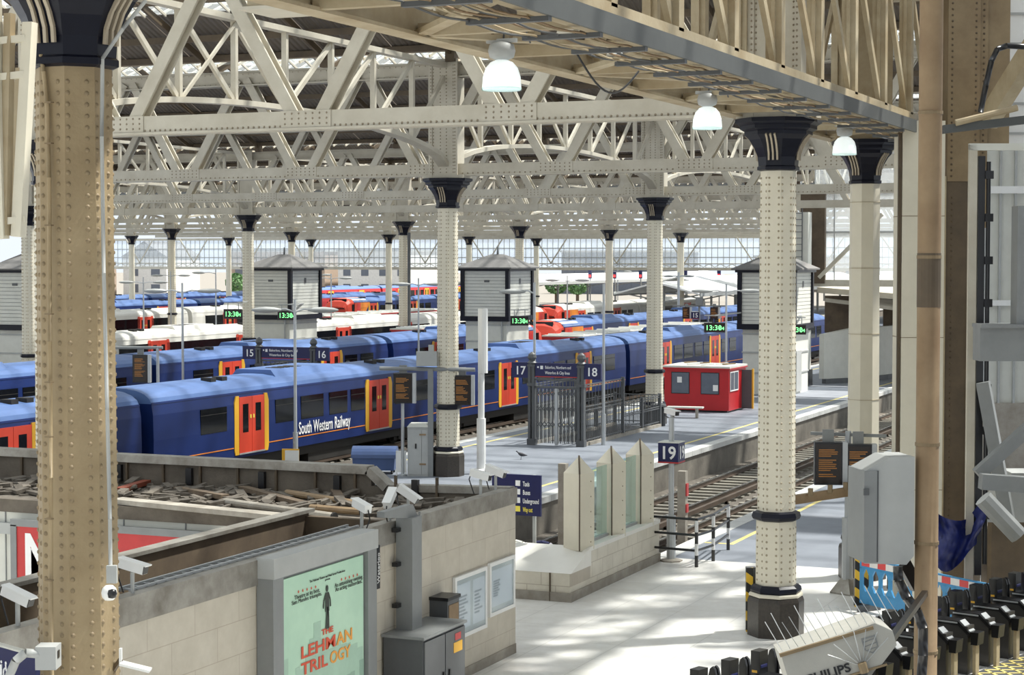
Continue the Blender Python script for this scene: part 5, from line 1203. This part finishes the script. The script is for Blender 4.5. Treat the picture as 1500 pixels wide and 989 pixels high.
t = thing('dark_partition', 'dark steel partition filling the right edge behind the gates', 'partition', P(1480, 35.5), FR); MB().box(-.3, 3, 0, .3, 0, 1.75).build('board', DKBROWN, t); MB().box(-.3, 3, -.05, .3, 1.75, 1.82).build('top_rail', DKGREY, t)
t = thing('grey_hopper', 'grey tapered concrete block at the right edge', 'block', P(1490, 34), FR); MB().prism([(-.5, 1.8), (2, 1.8), (2, 2.7), (-.05, 2.7)], 'y', 0, .8).build('block', GREY, t)
# ================================================================ TICKET GATES
G0 = Vector((-7.4, 23.75, 0)); gd = Vector((.212, .727, 0))*14; G1 = G0+gd; ng = 15; grz = atan2(gd.y, gd.x)-pi/2
def ticket_gate(label):
    t = thing('ticket_gate', label, 'ticket gate', (0,0,0), 0, 'line of automatic ticket gates')
    MB().box(-.02, 1.15, -.12, .12, .0, .92).build('cabinet', GATE, t)
    MB().prism([(0, .92), (.85, .92), (1.22, .72), (1.22, .80), (.86, 1.0), (0, 1.0)], 'y', -.13, .13).build('top_cover', GATEB, t)
    MB().box(.02, .84, -.135, -.115, .955, .985).build('silver_strip', GALV, t)
    MB().prism([(.88, .995), (1.2, .81), (1.2, .825), (.88, 1.01)], 'y', -.09, .09).build('reader_plate', GALV, t)
    hd = MB().box(-.14, .12, -.11, .11, .92, 1.38).build('head_post', GATEB, t); MB().box(-.10, .05, -.115, -.11, 1.02, 1.06).build('ticket_slot', YEL, hd); MB().prism([(.0, 1.2), (.13, 1.1), (.13, 1.14), (.02, 1.27)], 'y', -.08, .08).build('screen', SIGN, hd)
    for s in (-1, 1):
        pts = [(-.12, .30), (.10, .30), (.10, 1.2), (.06, 1.30), (-.01, 1.34), (-.08, 1.30), (-.12, 1.2)]
        MB().prism([(x, z) for x, z in pts], 'y', s*.28-.02+.06*s, s*.28+.02+.06*s).build('paddle', GATEB, t)
    MB().box(.5, .62, -.127, -.12, .62, .74).build('notice', TXT, t); MB().box(.5, .62, -.127, -.12, .22, .34).build('notice', TXT, t)
    pd = MB().prism([(1.24, .58), (1.44, .58), (1.48, .82), (1.22, .82)], 'y', -.11, .11).build('touch_pad', GATEB, t); MB().box(1.26, 1.36, -.06, .06, 0, .58).build('pad_stalk', BUFF, pd)
    return t
g0 = None
for q in range(ng):
    lb = f'{ORD[q]} black ticket gate counting from the floodlight end of the line'
    pos = G0+gd*(q/(ng-1))
    if q == 0: g0 = ticket_gate(lb); g0.location = pos; g0.rotation_euler = (0,0,grz); g0.scale = (.55, 1, .84)
    else: clone(g0, pos, grz, lb)
hz = thing('floor_marking', 'yellow cross-hatched floor marking in the lower right corner', 'floor marking', Vector((-4.15, 30.4, .0)), grz)
nl = 0
for q in range(34):
    y = -4+q*.3
    MB().beam((-.55, y, .008), (2.4, y+2.4, .008), .05, .006).build('yellow_stripe', YELLINE, hz); MB().beam((-.55, y+1.2, .008), (2.4, y-1.2, .008), .05, .006).build('yellow_stripe', YELLINE, hz)
MB().box(-.6, 3, -4.2, 7, .001, .004).build('dark_mat', DKGREY, hz); MB().box(.5, 1.5, .2, 2.6, .012, .018).build('worded_panel', DKGREY, hz); MB().box(.45, 1.55, .15, 2.65, .008, .013).build('panel_border', YELLINE, hz)
# ================================================================ FOREGROUND COLUMN FITTINGS, LEFT EDGE
cc_ = colL.location
def Lp(px, py, d=14.9): return onD(px, py, d)
t = thing('column_conduit', 'thin buff conduit clipped to the left side of the foreground column', 'pipe', Lp(60, 80)); b0 = Lp(60, 80)
MB().path([Lp(x, y, 14.85)-b0 for x, y in ((60, 80), (64, 105), (69, 150), (72, 260), (73, 500), (74, 700), (75, 950), (76, 1000))], .018, 8).build('tube', TAN, t, True)
for y in (150, 210, 330, 460, 560, 640, 760, 850): MB().box(*[v for v in ((Lp(72, y, 14.8)-b0).x-.03, (Lp(72, y, 14.8)-b0).x+.03)], (Lp(72, y, 14.8)-b0).y-.02, (Lp(72, y, 14.8)-b0).y+.02, (Lp(72, y, 14.8)-b0).z-.006, (Lp(72, y, 14.8)-b0).z+.006).build('clip', BROWN, t)
t = thing('column_drain', 'thin grey pipe down the right side of the foreground column', 'pipe', Lp(150, 90)); b0 = Lp(150, 90)
MB().path([Lp(x, y, 14.9)-b0 for x, y in ((214, 0), (180, 42), (150, 86), (149, 200), (152, 400), (157, 600), (161, 760), (162, 840))], .016, 8).build('tube', GREY, t, True)
q = Lp(163, 842, 14.85); t = thing('switch_box', 'small blue-grey box on the right edge of the foreground column', 'box', q, FR); MB().box(-.04, .04, 0, .05, -.07, .07).build('case', GREY, t)
q = Lp(160, 868, 14.8); t = thing('dome_camera', 'white dome security camera on the foreground column', 'security camera', q, FR-radians(35)); MB().lathe([(.0, -.065), (.035, -.06), (.058, -.03), (.062, .0), (.055, .03), (.03, .055), (0, .06)], 20).build('shell', WHITE, t, True); MB().lathe([(.0, -.04), (.03, -.032), (.038, .0), (.03, .028), (0, .036)], 16, (.055, -.02)).build('lens_dome', BLACK, t, True)
q = Lp(74, 960, 14.6); t = thing('camera_bracket', 'pale grey pan bracket low on the foreground column', 'bracket', q, FR); MB().box(-.1, .06, -.08, .1, -.10, .08).build('gear_box', GREY, t); MB().path([(-.08, -.05, .02), (-.17, -.1, .04), (-.24, -.12, -.02), (-.30, -.12, -.16), (-.34, -.12, -.3)], .035, 10).build('arm', GREY, t, True); MB().box(.062, .065, -.03, .03, -.02, .04).build('socket', BLACK, t)
q = Lp(195, 975, 15.2); t = thing('cctv_camera', 'white camera shield jutting right from the foreground column', 'security camera', q, FR); MB().beam((-.10, 0, .02), (.14, 0, -.04), .12, .02).build('shield', WHITE, t); MB().beam((-.22, .1, -.12), (-.1, 0, .05), .03, .03).build('stay', DKBROWN, t); MB().box(-.11, -.09, -.02, .02, 0, .14).build('clamp', WHITE, t)
a = Lp(-8, 945, 15.2); c = Lp(52, 962, 14.76); t = thing('facilities_sign', 'navy facilities sign with white pictograms at the lower left', 'sign', a)
dd = c-a; rz = atan2(dd.y, dd.x); t.rotation_euler = (0,0,rz); W = dd.length
MB().box(-.3, W, 0, .04, -.28, 0).build('board', SIGN, t); MB().box(-.3, W, -.01, .05, 0, .015).build('top_edge', OFFWHITE, t)
mb = MB().cyl((.18, -.006, -.12), (.18, -.002, -.12), .014, 8); pts = [Vector((.19+.045*cos(x), -.005, -.2+.045*sin(x))) for x in [radians(120)+i*radians(300)/10 for i in range(11)]]
mb.path(pts, .007, 5).path([(.18, -.005, -.13), (.19, -.005, -.18), (.225, -.005, -.18), (.24, -.005, -.225)], .008, 5); mb.build('wheelchair_symbol', TXT, t)
for x in (.05, .11): MB().cyl((x, -.006, -.12), (x, -.002, -.12), .012, 8).path([(x, -.005, -.14), (x, -.005, -.24)], .014, 5).build('person_symbol', TXT, t)
t = thing('hanging_bracket', 'pair of slanting cream square tubes at the upper left edge', 'frame', Lp(30, 345, 13.5)); b0 = Lp(30, 345, 13.5)
MB().beam(Lp(44, 33, 13.5)-b0, Lp(27, 347, 13.5)-b0, .085, .07).build('front_tube', CREAM2, t); MB().beam(Lp(31, 100, 13.9)-b0, Lp(17, 345, 13.9)-b0, .06, .06).build('rear_tube', BUFF, t)
MB().beam(Lp(-10, -20, 13.5)-b0, Lp(2, 350, 13.5)-b0, .09, .07).build('outer_tube', CREAM2, t); MB().beam(Lp(14, 20, 13.5)-b0, Lp(8, 345, 13.5)-b0, .06, .06).build('inner_tube', BUFF, t)
for y in (60, 113, 325): MB().beam(Lp(0, y, 13.5)-b0, Lp(38, y-4, 13.5)-b0, .06, .05).build('cross_tube', CREAM2, t)
# ================================================================ OUTSIDE: CANOPIES, CITY, TREES, SIGNALS
for q, (X0, X1, Y0, Y1, lb) in enumerate(((-60.3, -51.8, 166, 262, 'nearest long white platform canopy in the daylight'), (-74, -66, 215, 300, 'second white platform canopy in the daylight'), (-45, -37, 190, 300, 'white platform canopy right of the slim column'), (-30, -20, 165, 300, 'white platform canopy by the right hand tower'), (-103, -94, 222, 320, 'farthest white platform canopy at left'))):
    t = thing('platform_canopy', lb, 'canopy', ((X0+X1)/2, Y0, 0), 0, 'white canopies beyond the shed'); W = (X1-X0)/2; L_ = Y1-Y0
    MB().add([(-W,0,3.2),(0,0,4.3),(W,0,3.2),(W,L_,3.2),(0,L_,4.3),(-W,L_,3.2),(-W,0,3.35),(0,0,4.45),(W,0,3.35),(W,L_,3.35),(0,L_,4.45),(-W,L_,3.35)], [(0,1,4,5),(1,2,3,4),(6,7,10,11),(7,8,9,10),(0,6,7,1),(1,7,8,2),(2,8,9,3),(5,4,10,11),(0,5,11,6)]).build('roof', CANOPY, t)
    MB().box(-W-.05, -W+.05, 0, L_, 3.1, 3.5).box(W-.05, W+.05, 0, L_, 3.1, 3.5).build('fascia', GREY, t)
    for k in range(int(L_/12)): MB().box(-.12, .12, k*12+2, k*12+2.24, 0, 4.3).build('support', GREY, t); MB().beam((-W*.8, k*12+2.1, 3.2), (0, k*12+2.1, 2.6), .1, .12).beam((W*.8, k*12+2.1, 3.2), (0, k*12+2.1, 2.5), .1, .12).build('bracket', GREY, t)
def building(px, X, Y, W, D, H, m, lb, roof=None):
    t = thing('building', lb, 'building', (X, Y, -1)); MB().box(0, W, 0, D, 0, H).build('walls', m, t)
    if roof: MB().prism([(-.3, H), (W+.3, H), (W/2, H+3)], 'y', -.3, D+.3).build('roof', SLATE, t)
    else: MB().box(-.3, W+.3, -.3, D+.3, H, H+.4).build('parapet', GREY, t)
    nx = max(2, int(W/4)); nz = max(1, int(H/3.2))
    for i in range(nx):
        for j in range(nz): MB().box((i+.3)*W/nx, (i+.7)*W/nx, -.06, 0, j*3.2+1, j*3.2+2.6).build('window', FARD, t)
for i, (X, Y, W, D, H, m, lb, rf) in enumerate(((-236, 300, 18, 12, 7, BRICK, 'pale brick gabled house at the far left', True), (-215, 310, 10, 12, 8, FARW, 'white gabled house beside the far left columns', True), (-203, 330, 22, 15, 9, BRICK, 'long brick building behind the left lamp posts', False),
    (-178, 330, 16, 14, 9, FARW, 'pale block left of the boarded tower', False), (-150, 380, 26, 16, 9, FARD, 'dark glass block beyond the red train', False), (-118, 420, 24, 16, 8, BRICK, 'brown block in the far centre', False), (-85, 450, 30, 20, 7, FARW, 'low pale block behind the canopies', False), (-40, 470, 40, 20, 7, FARW, 'low pale block at the far right', False))):
    building(0, X, Y, W, D, H, m, lb, rf)
for i, (px, py, lb) in enumerate(((345, 412, 'round green tree left of the boarded tower'), (815, 402, 'far green tree behind the canopies'), (846, 402, 'second far green tree behind the canopies'))):
    p = onY(px, py, 300); t = thing('tree', lb, 'tree', (p.x, p.y, -1)); MB().cyl((0,0,0), (0,0,2.5), .3, 8).build('trunk', WOOD, t)
    b = MB(); rg = random.Random(i)
    for q in range(500):
        a = rg.uniform(0, 2*pi); e = rg.uniform(-1, 1); rr = 1.9*rg.uniform(.6, 1)**.5; c = Vector((rr*cos(a)*(1-e*e)**.5, rr*sin(a)*(1-e*e)**.5, 3.2+1.6*e)); u = Vector((rg.uniform(-1, 1), rg.uniform(-1, 1), rg.uniform(-1, 1))).normalized()*.3; v = u.orthogonal().normalized()*.25
        b.quad(c-u, c+v, c+u, c-v)
    b.build('crown', FOLI, t, kind='stuff')
for i, (px, py) in enumerate(((864, 401), (900, 401), (938, 401), (1004, 402), (1053, 400))):
    p = onY(px, py, 250); t = thing('signal', f'{ORD[i]} distant red railway signal from the central tower', 'signal', (p.x, p.y, 0)); MB().cyl((0,.2,0), (0,.2,p.z), .08, 6).build('post', MIDGREY, t); MB().box(-.25, .25, 0, .2, p.z-.7, p.z+.7).build('head', SIGN, t); MB().box(-.16, .16, -.05, 0, p.z-.5, p.z-.15).build('red_lamp', mat('signal_red', (1, .05, .05), .5, emit=2, var=0), t)
